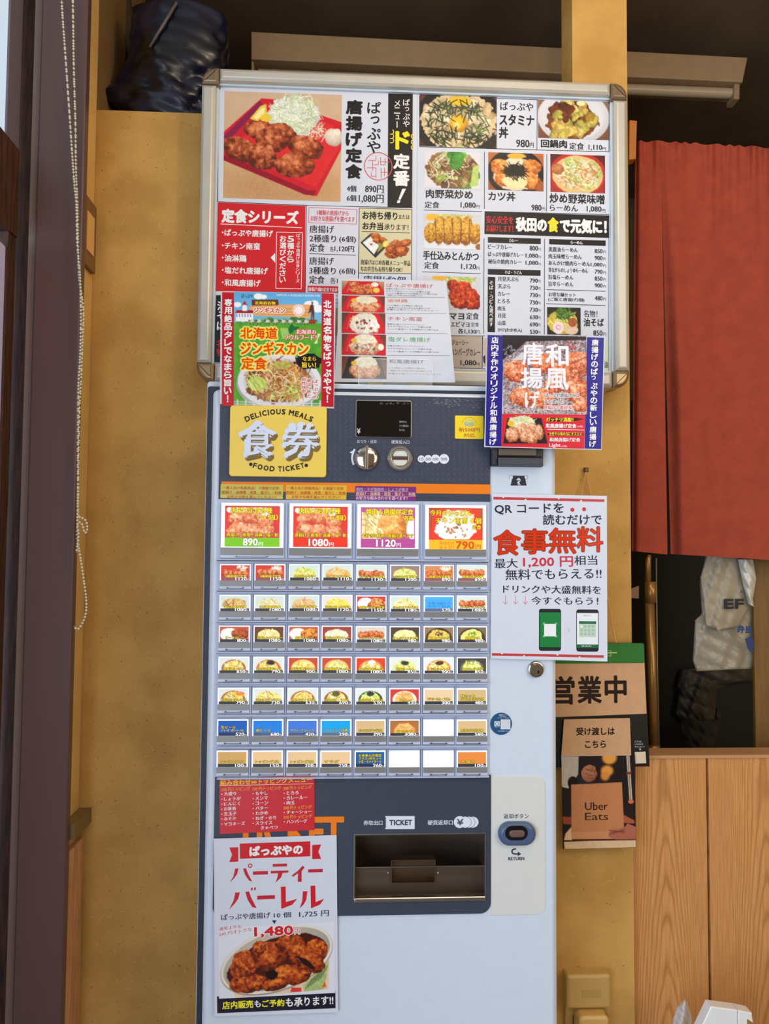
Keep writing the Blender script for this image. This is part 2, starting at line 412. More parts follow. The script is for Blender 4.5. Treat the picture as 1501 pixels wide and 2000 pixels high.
    def done(s, name='food_photo', h=0.00035):
        nx, ny = s.nx, s.ny; cx, cy = (s.x0+s.x1)/2, (s.y0+s.y1)/2
        xy = s.sh.local(cx, cy, np.column_stack([(s.X-cx).ravel(), (s.Y-cy).ravel()]))
        Y = np.array([s.sh.yy(q) for q in xy[:, 1]])-h if callable(s.sh.Y) else np.full(len(xy), s.sh.Y-h)
        w = P(xy[:, 0], xy[:, 1], Y)
        i = np.arange(nx*ny).reshape(ny, nx); f = np.stack([i[:-1, :-1], i[1:, :-1], i[1:, 1:], i[:-1, 1:]], -1).reshape(-1, 4).tolist()
        return mesh_obj(name, w, f, s.sh.m, s.sh.p, cols=lin(np.clip(s.c, 0, 255).reshape(-1, 3)))
RED_TRAY = (196, 24, 40)

# ------------------------------------------------------------------ materials
WALLC = (204, 160, 90)
M_wall = mat('ochre_plaster', WALLC, 0.85, spec=0.2, var=0.10, vscale=9, bump=0.35, bscale=160, col2=(188, 144, 76))
M_wall2 = mat('pale_ochre_plaster', (214, 172, 98), 0.85, spec=0.2, var=0.08, vscale=9, bump=0.35, bscale=160)
M_plum = mat('plum_brown_paint', (92, 66, 64), 0.42, var=0.06, vscale=3, stretch=(8, 8, 1))
M_brown = mat('reddish_brown_wood', (84, 48, 34), 0.5, var=0.25, vscale=14, stretch=(14, 14, 1), col2=(52, 28, 18))
M_dark = mat('shaded_kitchen_brown', (92, 74, 56), 0.8, var=0.2, vscale=5)  # shade of the unlit kitchen put into the brown as low albedo
M_floor = mat('grey_floor_tile', (120, 112, 100), 0.6, var=0.1)
M_ceil = mat('ceiling_white', (205, 200, 190), 0.8)
M_white = mat('white_enamel', (208, 219, 234), 0.32, spec=0.4, var=0.012, vscale=40)
M_white2 = mat('warm_white_enamel', (215, 217, 214), 0.36, spec=0.4, var=0.012)
M_whitep = mat('white_plastic', (214, 222, 236), 0.3, spec=0.4)
M_gap = mat('dark_navy_gap', (30, 38, 54), 0.5)
M_navy = mat('slate_navy_panel', (60, 66, 84), 0.42, spec=0.35, var=0.05, vscale=60)
M_orange = mat('orange_print', (240, 128, 16), 0.45)
M_chrome = mat('chrome', (200, 190, 182), 0.10, metal=1.0)
M_steel = mat('dark_polished_steel', (112, 96, 84), 0.25, metal=0.7, var=0.15, vscale=4, stretch=(1, 1, 12))
M_steel2 = mat('brushed_steel', (180, 178, 172), 0.3, metal=1.0)
M_black = mat('black_plastic', (16, 15, 17), 0.25, spec=0.5)
M_slot = mat('dark_grey_plastic', (52, 54, 60), 0.3, spec=0.5)
M_alu = mat('aluminium_frame', (196, 192, 182), 0.38, metal=0.35, var=0.04, vscale=20)
M_alucap = mat('taupe_corner_cap', (132, 112, 88), 0.25, metal=0.45)
M_clear = mat('clear_acrylic', (235, 240, 240), 0.05, spec=0.5, alpha=0.12)
M_paper = mat('white_paper', (212, 218, 232), 0.55, spec=0.25)
M_lam = mat('clear_laminate_edge', (205, 212, 222), 0.15, spec=0.5)
M_bank = mat('lavender_grey_plastic', (186, 196, 222), 0.35)
M_lens = mat('button_housing', (198, 206, 226), 0.2, spec=0.5)
M_lit = mat('lit_white_panel', (240, 246, 255), 0.4, emit=0.45)
M_strip = mat('smoked_grey_window', (132, 132, 130), 0.25, spec=0.5)
M_latch = mat('latch_dark', (70, 72, 76), 0.4)
M_kraft = mat('kraft_card', (206, 162, 122), 0.7, spec=0.15, var=0.05, vscale=60)

# ------------------------------------------------------------------ room shell
WY, WT = 0.22, 0.30           # front and back face of the ochre partition
XC = -0.519                   # corner with the left return wall
colL = XW(1117, 110, WY); colR = XW(1231, 1000, WY)
zpart = ZW(290, 218, WY)
def sbox(name, x0, x1, y0, y1, z0, z1, m, c=0.0):
    return structure(MB().box(x0, x1, y0, y1, z0, z1).obj(name, m))
floor = sbox('floor', -2.2, 2.4, -3.2, 2.4, -0.06, 0, M_floor)
ceil = sbox('ceiling', -2.2, 2.4, -3.2, 2.4, 2.85, 2.95, M_ceil)
wall_back = sbox('wall_back', XC-0.09, colR, WY, WT, 0, zpart, M_wall)
pillar = sbox('trim_1', colL, colR, WY, WT, zpart, 2.85, M_wall)
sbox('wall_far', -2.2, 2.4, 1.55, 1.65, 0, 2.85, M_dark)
sbox('wall_light_block_left', -1.0, -0.95, 0.3005, 1.55, 0, 2.80, M_dark)  # unseen wall added to keep sky light out of the kitchen
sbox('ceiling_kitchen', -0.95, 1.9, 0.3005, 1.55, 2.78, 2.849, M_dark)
sbox('wall_light_block_back', -2.2, XC-0.1355, WY, WT, 0, 2.85, M_dark)  # added out of view to stop sky light reaching the kitchen
sbox('wall_right', 1.9, 2.0, -3.2, 1.55, 0, 2.85, M_wall)
sbox('wall_rear', -2.2, 2.0, -3.2, -3.1, 0, 2.85, mat('cream_wall', (200, 186, 160), 0.8))
# left return wall with shade put into the ochre above and behind the partition
side = sbox('wall_left', XC-0.09, XC, 0.125, 0.215, 0, 2.85, M_wall2)
sbox('wall_left_rear', XC-0.09, XC, 0.3005, 1.2, 0, 2.85, mat('shaded_ochre', (120, 88, 44), 0.85))
sbox('wall_left_upper', XC-0.09, XC, 0.2155, 0.30, zpart+0.0005, 2.85, mat('shaded_ochre', (120, 88, 44), 0.85))
# straw flecks in the plaster
rs = random.Random(5)
def flecks(parent, inside, Y, n, pale, name):
    v = []; f = []
    while n > 0:
        x, z = inside()
        n -= 1; L = rs.uniform(0.004, 0.013) if pale else rs.uniform(0.001, 0.004); th = rs.uniform(0, 6.28); k = rs.uniform(-1.3, 1.3); w = (0.00028 if pale else 0.0006)*rs.uniform(0.5, 1.1)
        px, pz = x, z; m = 4; b = len(v)
        for i in range(m+1):
            t = th+k*(i/m-0.5); nx_, nz_ = -math.sin(t)*w, math.cos(t)*w
            v += [(px+nx_, Y-0.0003, pz+nz_), (px-nx_, Y-0.0003, pz-nz_)]
            if i: f.append((b+2*i-2, b+2*i-1, b+2*i+1, b+2*i))
            px += math.cos(t)*L/m; pz += math.sin(t)*L/m
    o = mesh_obj(name, v, f, mat('pale_straw', (226, 194, 126), 0.8) if pale else mat('dark_straw', (112, 74, 30), 0.8), parent)
    o['kind'] = 'stuff'
zb = ZW(300, 2050, WY)
inL = lambda: (rs.uniform(XC+0.01, -0.26), zb+(zpart-zb-0.01)*(rs.random()**1.25))
flecks(wall_back, inL, WY, 420, True, 'straw_fleck'); flecks(wall_back, inL, WY, 420, False, 'dark_fleck')
inR = lambda: (rs.uniform(0.40, colR-0.01), rs.uniform(zb, zpart))
flecks(wall_back, inR, WY, 260, True, 'straw_fleck'); flecks(wall_back, inR, WY, 120, False, 'dark_fleck')
inC = lambda: (rs.uniform(colL+.005, colR-0.01), rs.uniform(zpart, 2.3))
flecks(pillar, inC, WY, 60, True, 'straw_fleck')

# left jamb post, groove board, lower board and its cap
post = structure(MB().prism(rr(-0.5905, 0, -0.5035, 2.85, 0.004, 3), 0.105, 0.1245, 0.003).obj('trim_2', M_plum))
gro = sbox('trim_3', -0.650, -0.5905, 0.1505, 0.2, 0, 2.85, M_brown)
edge_ = sbox('trim_4', -0.606, -0.591, 0.114, 0.15, 0, 2.85, mat('taupe_edge', (128, 108, 100), 0.5))
zc1 = ZW(155, 1600, 0.2)
low = structure(MB().prism(rr(XC+0.0005, 0, XC+0.012, ZW(160, 1640, 0.2), 0.003, 3, (0, 0, 1, 0)), 0.128, 0.2145).obj('trim_5', mat('pale_orange_wood', (206, 152, 108), 0.45, var=0.12, vscale=12, stretch=(10, 10, 1), col2=(180, 126, 84))))
cap = structure(MB().box(XC+0.0005, XC+0.024, 0.126, 0.2195, zc1-0.012, zc1+0.016).obj('trim_6', mat('dull_olive_cap', (116, 92, 52), 0.4)))
# wall plate seen edge on
t = empty('wall_switch', (XC+0.0045, 0.17, ZW(168, 520, 0.17)), 'slim brown switch plate seen edge-on high on the left return wall', 'switch')
z0, z1 = ZW(168, 523, 0.17), ZW(168, 390, 0.17)
MB().prism(rr(XC+0.0003, z0, XC+0.009, z1, 0.002, 3), 0.14, 0.205, 0.002).obj('plate', mat('brown_plate', (120, 84, 52), 0.4), t)
MB().box(XC+0.0091, XC+0.0105, 0.150, 0.19, z0+0.03, z1-0.03).obj('rocker', mat('amber_rocker', (226, 178, 106), 0.4), t)

# left glazed door, seen almost edge on: glass above and below a rail
XL = -0.631
door = structure(MB().box(XL-0.03, XL, 0.066, 0.118, ZW(20, 268, 0.07), 2.85).obj('door_1', mat('daylit_brown_frame', (116, 104, 116), 0.5)))  # daylight on the upper frame put into its paler colour
tagp = MB().box(XL-0.03, XL+0.0005, 0.085, 0.117, 0, 1.9845).obj('door_stile', M_brown, door)
MB().box(XL-0.028, XL+0.003, -0.75, 0.1175, 1.985, ZW(20, 268, 0.07)-0.001).obj('door_rail', M_brown, door)
MB().box(XL-0.010, XL-0.004, -0.75, 0.066, ZW(20, 262, 0.07), 2.84).obj('window_pane', mat('sky_bright_glass', (205, 230, 255), 0.1, emit=0.55), door)  # pane itself emits, standing in for the daylight outside
MB().box(XL-0.010, XL-0.004, -0.75, 0.0845, 0.2, 1.955).obj('window_pane', mat('sky_dim_glass', (170, 160, 185), 0.1, emit=0.3), door)  # lower pane glows more weakly for the same outside daylight

# lower right: timber dado in two panels with a cap, dark room behind
TY = 0.245
def wood_mat():
    m = bpy.data.materials.new('cathedral_grain_timber'); m.use_nodes = True; nt = m.node_tree; b = nt.nodes['Principled BSDF']; N = nt.nodes.new; Lk = nt.links.new
    tc = N('ShaderNodeTexCoord'); sp = N('ShaderNodeSeparateXYZ'); Lk(tc.outputs['Object'], sp.inputs[0])
    nz = N('ShaderNodeTexNoise'); nz.inputs['Scale'].default_value = 2.6; nz.inputs['Detail'].default_value = 3
    mp = N('ShaderNodeMapping'); mp.inputs['Scale'].default_value = (4, 1, 0.8); Lk(tc.outputs['Object'], mp.inputs[0]); Lk(mp.outputs[0], nz.inputs['Vector'])
    def math_(op, a, bb=None):
        q = N('ShaderNodeMath'); q.operation = op
        for i, x in enumerate((a, bb)):
            if x is None: continue
            if isinstance(x, (int, float)): q.inputs[i].default_value = x
            else: Lk(x, q.inputs[i])
        return q.outputs[0]
    x2 = math_('MULTIPLY', sp.outputs[0], sp.outputs[0]); ax = math_('MULTIPLY', x2, 190.0)
    ln_ = math_('MULTIPLY', math_('ABSOLUTE', sp.outputs[0]), 1.0)
    f = math_('ADD', math_('ADD', ax, ln_), math_('MULTIPLY', nz.outputs[0], 0.55)); f = math_('ADD', f, sp.outputs[2])
    s = math_('SINE', math_('MULTIPLY', f, 62.0)); s = math_('ADD', math_('MULTIPLY', s, 0.5), 0.5); s = math_('POWER', s, 4.0)
    fn = N('ShaderNodeTexNoise'); fn.inputs['Scale'].default_value = 60; fn.inputs['Detail'].default_value = 6
    m2 = N('ShaderNodeMapping'); m2.inputs['Scale'].default_value = (6, 1, 0.25); Lk(tc.outputs['Object'], m2.inputs[0]); Lk(m2.outputs[0], fn.inputs['Vector'])
    cr = N('ShaderNodeValToRGB'); Lk(fn.outputs[0], cr.inputs[0]); cr.color_ramp.elements[0].position = .3; cr.color_ramp.elements[1].position = .7
    cr.color_ramp.elements[0].color = (*lin((196, 136, 76)), 1); cr.color_ramp.elements[1].color = (*lin((218, 160, 100)), 1)
    mx = N('ShaderNodeMix'); mx.data_type = 'RGBA'; Lk(math_('MULTIPLY', s, 0.5), mx.inputs[0]); Lk(cr.outputs[0], mx.inputs[6]); mx.inputs[7].default_value = (*lin((150, 94, 44)), 1)
    Lk(mx.outputs[2], b.inputs['Base Color']); b.inputs['Roughness'].default_value = 0.42
    return m
M_wood = wood_mat()
dado = MB().box(colR+0.001, 1.3, TY+0.014, 0.29, 0, ZW(1350, 1484, TY)).obj('wall_lower', mat('dark_gap', (40, 18, 12), 0.8)); structure(dado)
xs = XW(1384, 1740, TY); zt = ZW(1310, 1481, TY)
def plank(x0, x1):
    o = mesh_obj('panel', *(lambda b: (b.v, b.f))(MB().prism([(x0, 0.0), (x1, 0.0), (x1, zt), (x0, zt)], TY, TY+0.0138, 0.0012)), M_wood, dado)
    me = o.data; cx = (x0+x1)/2-0.008 if x1 < 0.8 else (x0+x1)/2
    o.location = Vector((cx-LOC[dado.name][0], 0, 0.9)); me.transform(Matrix.Translation((-(cx-LOC[dado.name][0]), 0, -0.9)))
plank(colR+0.001, xs-0.0026); plank(xs+0.0026, xs+0.24); plank(xs+0.245, 1.3)
MB().box(colR+0.001, 1.3, TY-0.004, 0.30, zt+0.0005, zt+0.007).obj('cap_rail', mat('timber_cap', (196, 146, 100), 0.4), dado)
sbox('trim_7', XW(1473, 1300, 0.40), XW(1473, 1300, 0.40)+0.16, 0.40, 0.41, 0, 2.0, mat('olive_timber', (122, 88, 40), 0.55, var=0.15, vscale=14, stretch=(10, 10, 1)))
sbox('wall_far_partition', 0.45, 1.9, 0.9, 0.95, 0, 1.85, mat('dark_interior', (20, 17, 14), 0.7))  # near-black backing carries the shade of the dark interior in its colour

# ------------------------------------------------------------------ ticket machine
xl, xr = XW(389.5, 1400, 0.0), XW(1088, 1400, 0.0); ztop = ZW(660, 746, 0.0)
tm = empty('ticket_machine', ((xl+xr)/2, 0.1, 0), 'white meal ticket vending machine with lit menu buttons against the ochre wall', 'vending machine')
cab = MB().prism(rr(xl, 0.02, xr, ztop, 0.006, 4, (0, 0, 1, 1)), 0.012, 0.205, 0.003).obj('cabinet', M_white, tm)
gap_strip = MB().prism(rr(xl+0.003, 0.03, xr-0.014, ztop-0.011, 0.004, 3), 0.004, 0.0125).obj('door_gap_strip', M_gap, tm)  # dark strip standing in for the shaded gap round the door
dl, dr, dt = xl+0.0095, xr-0.0004, ztop-0.0135
dor = MB().prism(rr(dl, 0.06, dr, dt, 0.014, 5, (0, 0, 1, 1)), 0.0, 0.0122, 0.010).obj('door', M_white, tm)
MB().box(xl+.01, xr-.01, 0.03, 0.19, 0, 0.02).obj('plinth', M_black, tm)
# tray opening
tx0, tz0, tx1, tz1 = prect(692.5, 1629, 946.5, 1752, 0.0)
up = slab('control_panel', 428, 772, 957, 977, -0.0035, 0.0004, M_navy, tm, r=0.008, c=0.001, corners=(0, 0, 1, 1))
lp = slab('delivery_panel', 417, 1516, 958, 1789, -0.0035, 0.0004, M_navy, tm, r=0.018, c=0.0008, corners=(1, 1, 0, 0))
for o in (cab, gap_strip, dor, lp): cut(o, tx0, tx1, -0.02, 0.09, tz0, tz1)
rp = slab('return_plate', 958.5, 1516, 1065, 1787, -0.0012, 0.0004, M_white2, tm, r=0.016, c=0.0006, corners=(0, 1, 1, 0))
# tray interior
b = MB(); e = 0.0012
b.box(tx0, tx0+e, -0.002, 0.088, tz0, tz1).box(tx1-e, tx1, -0.002, 0.088, tz0, tz1).box(tx0+e, tx1-e, -0.002, 0.088, tz1-e, tz1).box(tx0+e, tx1-e, -0.002, 0.088, tz0, tz0+e).box(tx0+e, tx1-e, 0.0865, 0.088, tz0+e, tz1-e)
b.obj('tray_liner', M_steel, tm)
fz = ZW(800, 1694, 0.02)
wx0, wz0, wx1, wz1 = prect(765, 1680, 848, 1723, 0.02)
fl = MB().box(tx0+e*1.2, tx1-e*1.2, 0.022, 0.0235, tz0+e, fz).obj('tray_flap', M_steel, tm); cut(fl, wx0, wx1, 0.0, 0.05, wz0, fz+0.01)
b = MB(); q = 0.0016
b.box(wx0-q, wx0, 0.018, 0.04, wz0-q, wz1).box(wx1, wx1+q, 0.018, 0.04, wz0-q, wz1).box(wx0-q, wx1+q, 0.018, 0.04, wz1, wz1+q*.7).box(wx0, wx1, 0.018, 0.04, wz0-q, wz0)
b.box(wx0, wx1, 0.039, 0.04, wz0, wz1)
b.obj('coin_window', mat('bronze_steel', (120, 98, 78), 0.3, metal=0.9), tm)
b = MB(); b.box(tx0+e, tx1-e, 0.020, 0.0235, fz, fz+0.0012).obj('flap_edge', M_steel2, tm)
for px in (757, 855):
    c_ = P(px, 1706, 0.02); MB().lathe(c_[0], c_[2], [(0.0016, 0.0215), (0.0016, 0.0205), (0.0008, 0.0200)], 12).obj('screw', M_steel2, tm)
b = MB(); lx0, lz0, lx1, lz1 = prect(690, 1752, 948, 1761, -0.006)
b.prism(rr(lx0, lz0, lx1, lz1, 0.003, 5), -0.008, 0.004, 0.002); b.obj('tray_lip', M_chrome, tm, smooth=False)
x0, z0, x1, z1 = prect(690, 1627, 948.5, 1753, -0.0035); b = MB(); q = 0.0016
b.box(x0, x0+q, -0.005, 0, z0, z1).box(x1-q, x1, -0.005, 0, z0, z1).box(x0+q, x1-q, -0.005, 0, z1-q, z1); b.obj('tray_bezel', M_steel2, tm)

# control panel things
sh = Sheet(tm, -0.0035)
sh.fr(390, 740, .2065)
sh.rect(205, 985, 2746, 1075, (238, 126, 14))
sh.done({'printed_panel': 'orange_stripe'}); sh = Sheet(tm, -0.0035); sh.fr(0, 0, 1)
for j in range(18):
    y = 781+j*10.4
    for i in range(50):
        x = 431+i*10.6
        if 440 < x < 640 or (690 < x < 806 and 778 < y < 858) or math.hypot(x-716, y-894) < 33 or math.hypot(x-780, y-896) < 29 or (y > 938): continue
        if x > 953: continue
        sh.rect(x-.55, y-.55, x+.55, y+.55, (118, 124, 142), lay=0.00004)
for _ in range(70):
    x = rs.gauss(868, 22); y = rs.gauss(786, 3.5)
    if 800 < x < 944 and y > 775: sh.rect(x-rs.uniform(.5, 3), y-.4, x+rs.uniform(.5, 2.5), y+rs.uniform(.2, 1.0), (116, 122, 138), lay=0.00004)
for _ in range(25):
    x = rs.gauss(925, 10); y = rs.gauss(794, 4); 
    if x < 948: sh.rect(x-rs.uniform(.5, 2), y-.4, x+rs.uniform(.5, 2), y+.5, (110, 116, 132), lay=0.00004)
_d = sh.done({'printed_panel': 'dot_grid'})
for _o in _d: _o['kind'] = 'stuff'
sh = Sheet(tm, -0.0035); sh.fr(670, 760, .1932)
wht = (222, 228, 240)
sh.T('おつり・返却', 140, 512, 336, 548, wht); sh.T('硬貨投入口', 486, 516, 668, 554, wht)
sh.ring(242, 695, 152, 20, wht, a0=152, a1=214); sh.poly([(64, 640), (114, 612), (108, 660)], wht)
for x, r, s_ in ((788, 36, '10'), (858, 40, '50'), (932, 45, '100'), (1018, 50, '500')):
    sh.disc(x, 706, r, wht); sh.T(s_, x-r*.58, 692, x+r*.6, 722, (80, 86, 104), b=.005)
sh.done({'printed_panel': 'coin_symbols', 'lettering': 'panel_lettering'}); sh = Sheet(tm, -0.0035)
sh.fr(620, 1490, .3265)
sh.T('券取出口', 274, 344, 388, 373, wht, b=.02); sh.T('硬貨返却口', 658, 342, 808, 372, wht, b=.02)
sh.poly([(405, 318), (580, 318), (580, 396), (405, 396), (405, 388), (411, 383), (405, 377), (411, 371), (405, 365), (411, 359), (405, 353), (411, 347), (405, 340), (411, 333), (405, 326)], wht)
sh.T('TICKET', 428, 340, 566, 374, (60, 66, 84), b=.05)
sh.done({'printed_panel': 'ticket_symbol', 'lettering': 'delivery_lettering'}); sh = Sheet(tm, -0.0035); sh.fr(620, 1490, .3265)
for x in (930, 908, 886): sh.disc(x, 355, 36-2, wht); sh.ring(x, 355, 33, 2.2, (60, 66, 84), a0=90, a1=-90)
sh.disc(850, 354, 36, wht); sh.T('¥', 832, 335, 872, 374, (60, 66, 84), b=.03)
sh.done({'printed_panel': 'coin_stack_symbol', 'lettering': 'yen_mark'}); sh = Sheet(tm, -0.0035); sh.fr(620, 1490, .3265)
sh.T('TICKET', -492, 322, 158, 505, (240, 128, 18), b=.04)
sh.done()
s2 = Sheet(tm, -0.0012); s2.fr(620, 1490, .3265)
nv = (50, 58, 82)
s2.T('返却ボタン', 1112, 304, 1262, 334, nv, b=.012); s2.T('RETURN', 1140, 562, 1236, 584, nv, b=.04)
s2.ring(1176, 530, 14, 9, nv, a0=90, a1=270); s2.rect(1176, 511, 1186, 520, nv); s2.rect(1176, 540, 1200, 549, nv); s2.poly([(1196, 530), (1218, 545), (1196, 558)], nv)
s2.done()
# return button
x0, z0, x1, z1 = prect(971.5, 1603.5, 1044, 1649, -0.0012)
MB().prism(rr(x0, z0, x1, z1, (z1-z0)/2*.98, 10), -0.013, -0.001, 0.006).obj('return_button', mat('slate_blue_plastic', (74, 94, 128), 0.28), tm, smooth=False)
x0, z0, x1, z1 = prect(986, 1613, 1030, 1641, -0.013)
MB().prism(rr(x0, z0, x1, z1, (z1-z0)/2*.98, 8), -0.0136, -0.012).obj('button_well', M_black, tm)
x0, z0, x1, z1 = prect(993.5, 1621, 1024, 1634.5, -0.013)
MB().prism(rr(x0, z0, x1, z1, (z1-z0)/2*.98, 8), -0.0165, -0.013, 0.002).obj('button_lamp', mat('smoky_mauve_lamp', (110, 84, 80), 0.2), tm)
# lock
c_ = P(1045, 1307, 0.0)
MB().lathe(c_[0], c_[2], [(0.0145, 0.001), (0.0145, -0.003), (0.0132, -0.006), (0.0120, -0.0065), (0.0116, -0.0045)], 32).obj('lock_ring', M_chrome, tm, smooth=False)
MB().lathe(c_[0], c_[2], [(0.0108, -0.002), (0.0108, -0.0085), (0.0100, -0.0092)], 32).obj('lock_core', mat('lock_face', (150, 140, 124), 0.25, metal=0.9), tm)
MB().box(c_[0]+0.0015, c_[0]+0.0045, -0.0096, -0.0091, c_[2]-0.006, c_[2]-0.001).obj('keyhole', M_black, tm)
# display
x0, z0, x1, z1 = prect(694, 782, 803.5, 855, -0.0035)
MB().prism(rr(x0, z0, x1, z1, 0.004, 4), -0.0062, -0.003, 0.0008).obj('display_bezel', M_steel2, tm)
x0, z0, x1, z1 = prect(695.5, 783.5, 802, 853.5, -0.0062)
dsp = MB().prism(rr(x0, z0, x1, z1, 0.003, 4), -0.0066, -0.0058).obj('display', mat('dark_display_glass', (14, 9, 9), 0.06, spec=0.6), tm)
s3 = Sheet(tm, -0.0066); s3.fr(670, 760, .1932); g = (170, 176, 186)
s3.T('¥', 138, 396, 174, 452, wht); s3.T('発売中止', 565, 320, 642, 342, g, b=0); s3.T('つり銭切れ', 565, 360, 662, 384, g, b=0); s3.T('札中止', 565, 402, 622, 424, g, b=0)
for _ in range(26): x = rs.uniform(350, 660); s3.rect(x, 140+rs.uniform(-8, 10), x+rs.uniform(4, 18), 150+rs.uniform(-6, 8), (70, 66, 66))
s3.done({'lettering': 'display_lettering'})
# knob and coin slot
c_ = P(715.5, 895, -0.01)
kn = MB().lathe(c_[0], c_[2], [(0.0215, -0.003), (0.0217, -0.006), (0.0208, -0.0095), (0.0185, -0.0118), (0.0140, -0.0133), (0.0070, -0.0142), (0.001, -0.0145)], 40).obj('return_knob', M_chrome, tm, True)
MB().box(c_[0]-0.0022, c_[0]+0.0022, -0.024, -0.0135, c_[2]-0.0205, c_[2]+0.0205, 0.0006).obj('knob_fin', M_chrome, tm)
c_ = P(781, 895, -0.006)
MB().lathe(c_[0], c_[2], [(0.0225, -0.003), (0.0225, -0.007), (0.0200, -0.0095), (0.0180, -0.0095), (0.0172, -0.0075)], 40).obj('coin_slot_ring', M_steel2, tm)
MB().lathe(c_[0], c_[2], [(0.0168, -0.003), (0.0168, -0.0070), (0.0150, -0.0076)], 36).obj('coin_slot_face', M_chrome, tm)
MB().prism(rr(c_[0]-0.0125, c_[2]+0.0032, c_[0]+0.0125, c_[2]+0.0132, 0.0098, 6, (0, 0, 1, 1)), -0.0085, -0.0072, 0.0004).obj('coin_slot_plate', M_white2, tm)
MB().prism(rr(c_[0]-0.0125, c_[2]-0.0132, c_[0]+0.0125, c_[2]-0.0032, 0.0098, 6, (1, 1, 0, 0)), -0.0085, -0.0072, 0.0004).obj('coin_slot_plate', M_white2, tm)
MB().box(c_[0]-0.0125, c_[0]+0.0125, -0.0084, -0.0074, c_[2]-0.0008, c_[2]+0.0008).obj('coin_slot', mat('rusty_slot', (64, 24, 14), 0.6), tm)
# bill slot
x0, z0, x1, z1 = prect(961, 874, 1063, 910, -0.02)
MB().prism(rr(x0, z0, x1, z1, 0.002, 3), -0.012, 0.001, 0.002).obj('bill_slot_housing', M_slot, tm)
zc = z0+(z1-z0)*.48
MB().box(x0+0.010, x1-0.004, -0.024, -0.0118, z0+0.001, zc-0.002, 0.0012).obj('bill_slot_tongue', mat('gunmetal', (72, 76, 86), 0.22, spec=0.6), tm)
MB().box(x0+0.012, x1-0.014, -0.0175, -0.0118, zc+0.003, z1-0.002, 0.001).obj('bill_slot_lip', mat('bronze_plastic', (104, 90, 82), 0.25, spec=0.6), tm)
MB().box(x0+0.001, x0+0.009, -0.018, -0.0118, z0+0.002, z1-0.002, 0.001).obj('bill_guide', M_slot, tm)
MB().box(x0+0.009, x1-0.003, -0.0124, -0.0119, zc-0.002, zc+0.003).obj('bill_slot', M_black, tm)
s4 = Sheet(tm, 0.0); s4.fr(930, 860, .22)
s4.poly([(322, 316), (428, 316), (446, 402), (302, 402)], (36, 44, 54)); s4.box(290, 314, 456, 342, (36, 44, 54), 0.6); s4.rect(293, 317, 322, 340, (214, 222, 230)); s4.rect(428, 317, 453, 340, (214, 222, 230))
s4.poly([(374, 332), (396, 352), (352, 352)], wht); s4.T('¥', 350, 362, 400, 392, wht, b=.04, rot=90)
s4.done({'lettering': 'icon_lettering', 'printed_panel': 'bill_icon'})
# food ticket plate
x0, z0, x1, z1 = prect(448.5, 793.5, 637.5, 931.5, -0.006)
MB().prism(rr(x0, z0, x1, z1, 0.0055, 5), -0.0095, -0.0035, 0.0012).obj('food_ticket_plate', mat('yellow_plate', (238, 208, 84), 0.4, var=0.02), tm)
s5 = Sheet(tm, -0.0095); s5.fr(390, 740, .2065); bk = (38, 28, 18)
shd = (126, 104, 44)
for ch, bx in (('食', (362, 392, 728, 766)), ('券', (772, 405, 1134, 770))):
    s5.T(ch, bx[0]+12, bx[1]+14, bx[2]+12, bx[3]+14, shd, b=.072); s5.T(ch, *bx, (214, 226, 250), b=.072)
def arc(sheet, t, cx, cy, r, a0, a1, hgt, col, up=True, b=.02):
    n = len(t); ws = [0.45 if c in ' Il・' else (1.12 if c in 'MDOW' else (0.85 if c in 'LEFST' else 1)) for c in t]; tot = sum(ws); acc = 0
    for c, w in zip(t, ws):
        f = (acc+w/2)/tot; acc += w
        if c == ' ': continue
        a = a0+(a1-a0)*f; ra = math.radians(a)
        x = cx+r*math.sin(ra); y = cy-r*math.cos(ra) if up else cy+r*math.cos(ra)
        wd_ = w/tot*abs(math.radians(a1-a0))*r*0.84
        if c == 'I': wd_ = hgt*0.2
        sheet.T(c, x-wd_/2, y-hgt/2, x+wd_/2, y+hgt/2, col, b=b, rot=(a if up else -a))
arc(s5, 'DELICIOUS MEALS', 747, 1010, 700, -27.5, 27.5, 54, bk, b=.055)
arc(s5, 'FOOD TICKET', 745, 60, 792, -18.0, 18.0, 52, bk, up=False, b=.055)
s5.disc(482, 808, 17, bk); s5.disc(1006, 818, 17, bk)
s5.done({'lettering': 'plate_lettering'})

# ------------------------------------------------------------------ button bank
bx0, bz0, bx1, bz1 = prect(421, 977.5, 955.5, 1516.5, -0.002)
bank = MB().prism(rr(bx0, bz0, bx1, bz1, 0.0), -0.002, 0.0005).obj('button_bank', M_bank, tm)
rows_l = [(1101, 1150.5), (1160.7, 1211), (1221, 1271), (1282, 1331.5), (1342, 1393), (1403, 1455), (1465, 1515)]
for (a_, b_) in [(980, 1091.5)]+rows_l:
    yl = b_+1.6
    X0 = XW(424, yl, -0.008); X1 = XW(954, yl+2.0, -0.008); zz = ZW(690, yl+1.0, -0.008)
    MB().box(X0, X1, -0.0125, -0.0018, zz-0.0012, zz+0.0005).obj('rail', M_bank, tm)
    MB().box(X0-0.0015, X1, -0.005, -0.0018, zz-0.0030, zz-0.0012).obj('rail_shadow_gap', M_latch, tm)
HW, HH = 62*0.000893, 49.5*0.000893
HB = {}
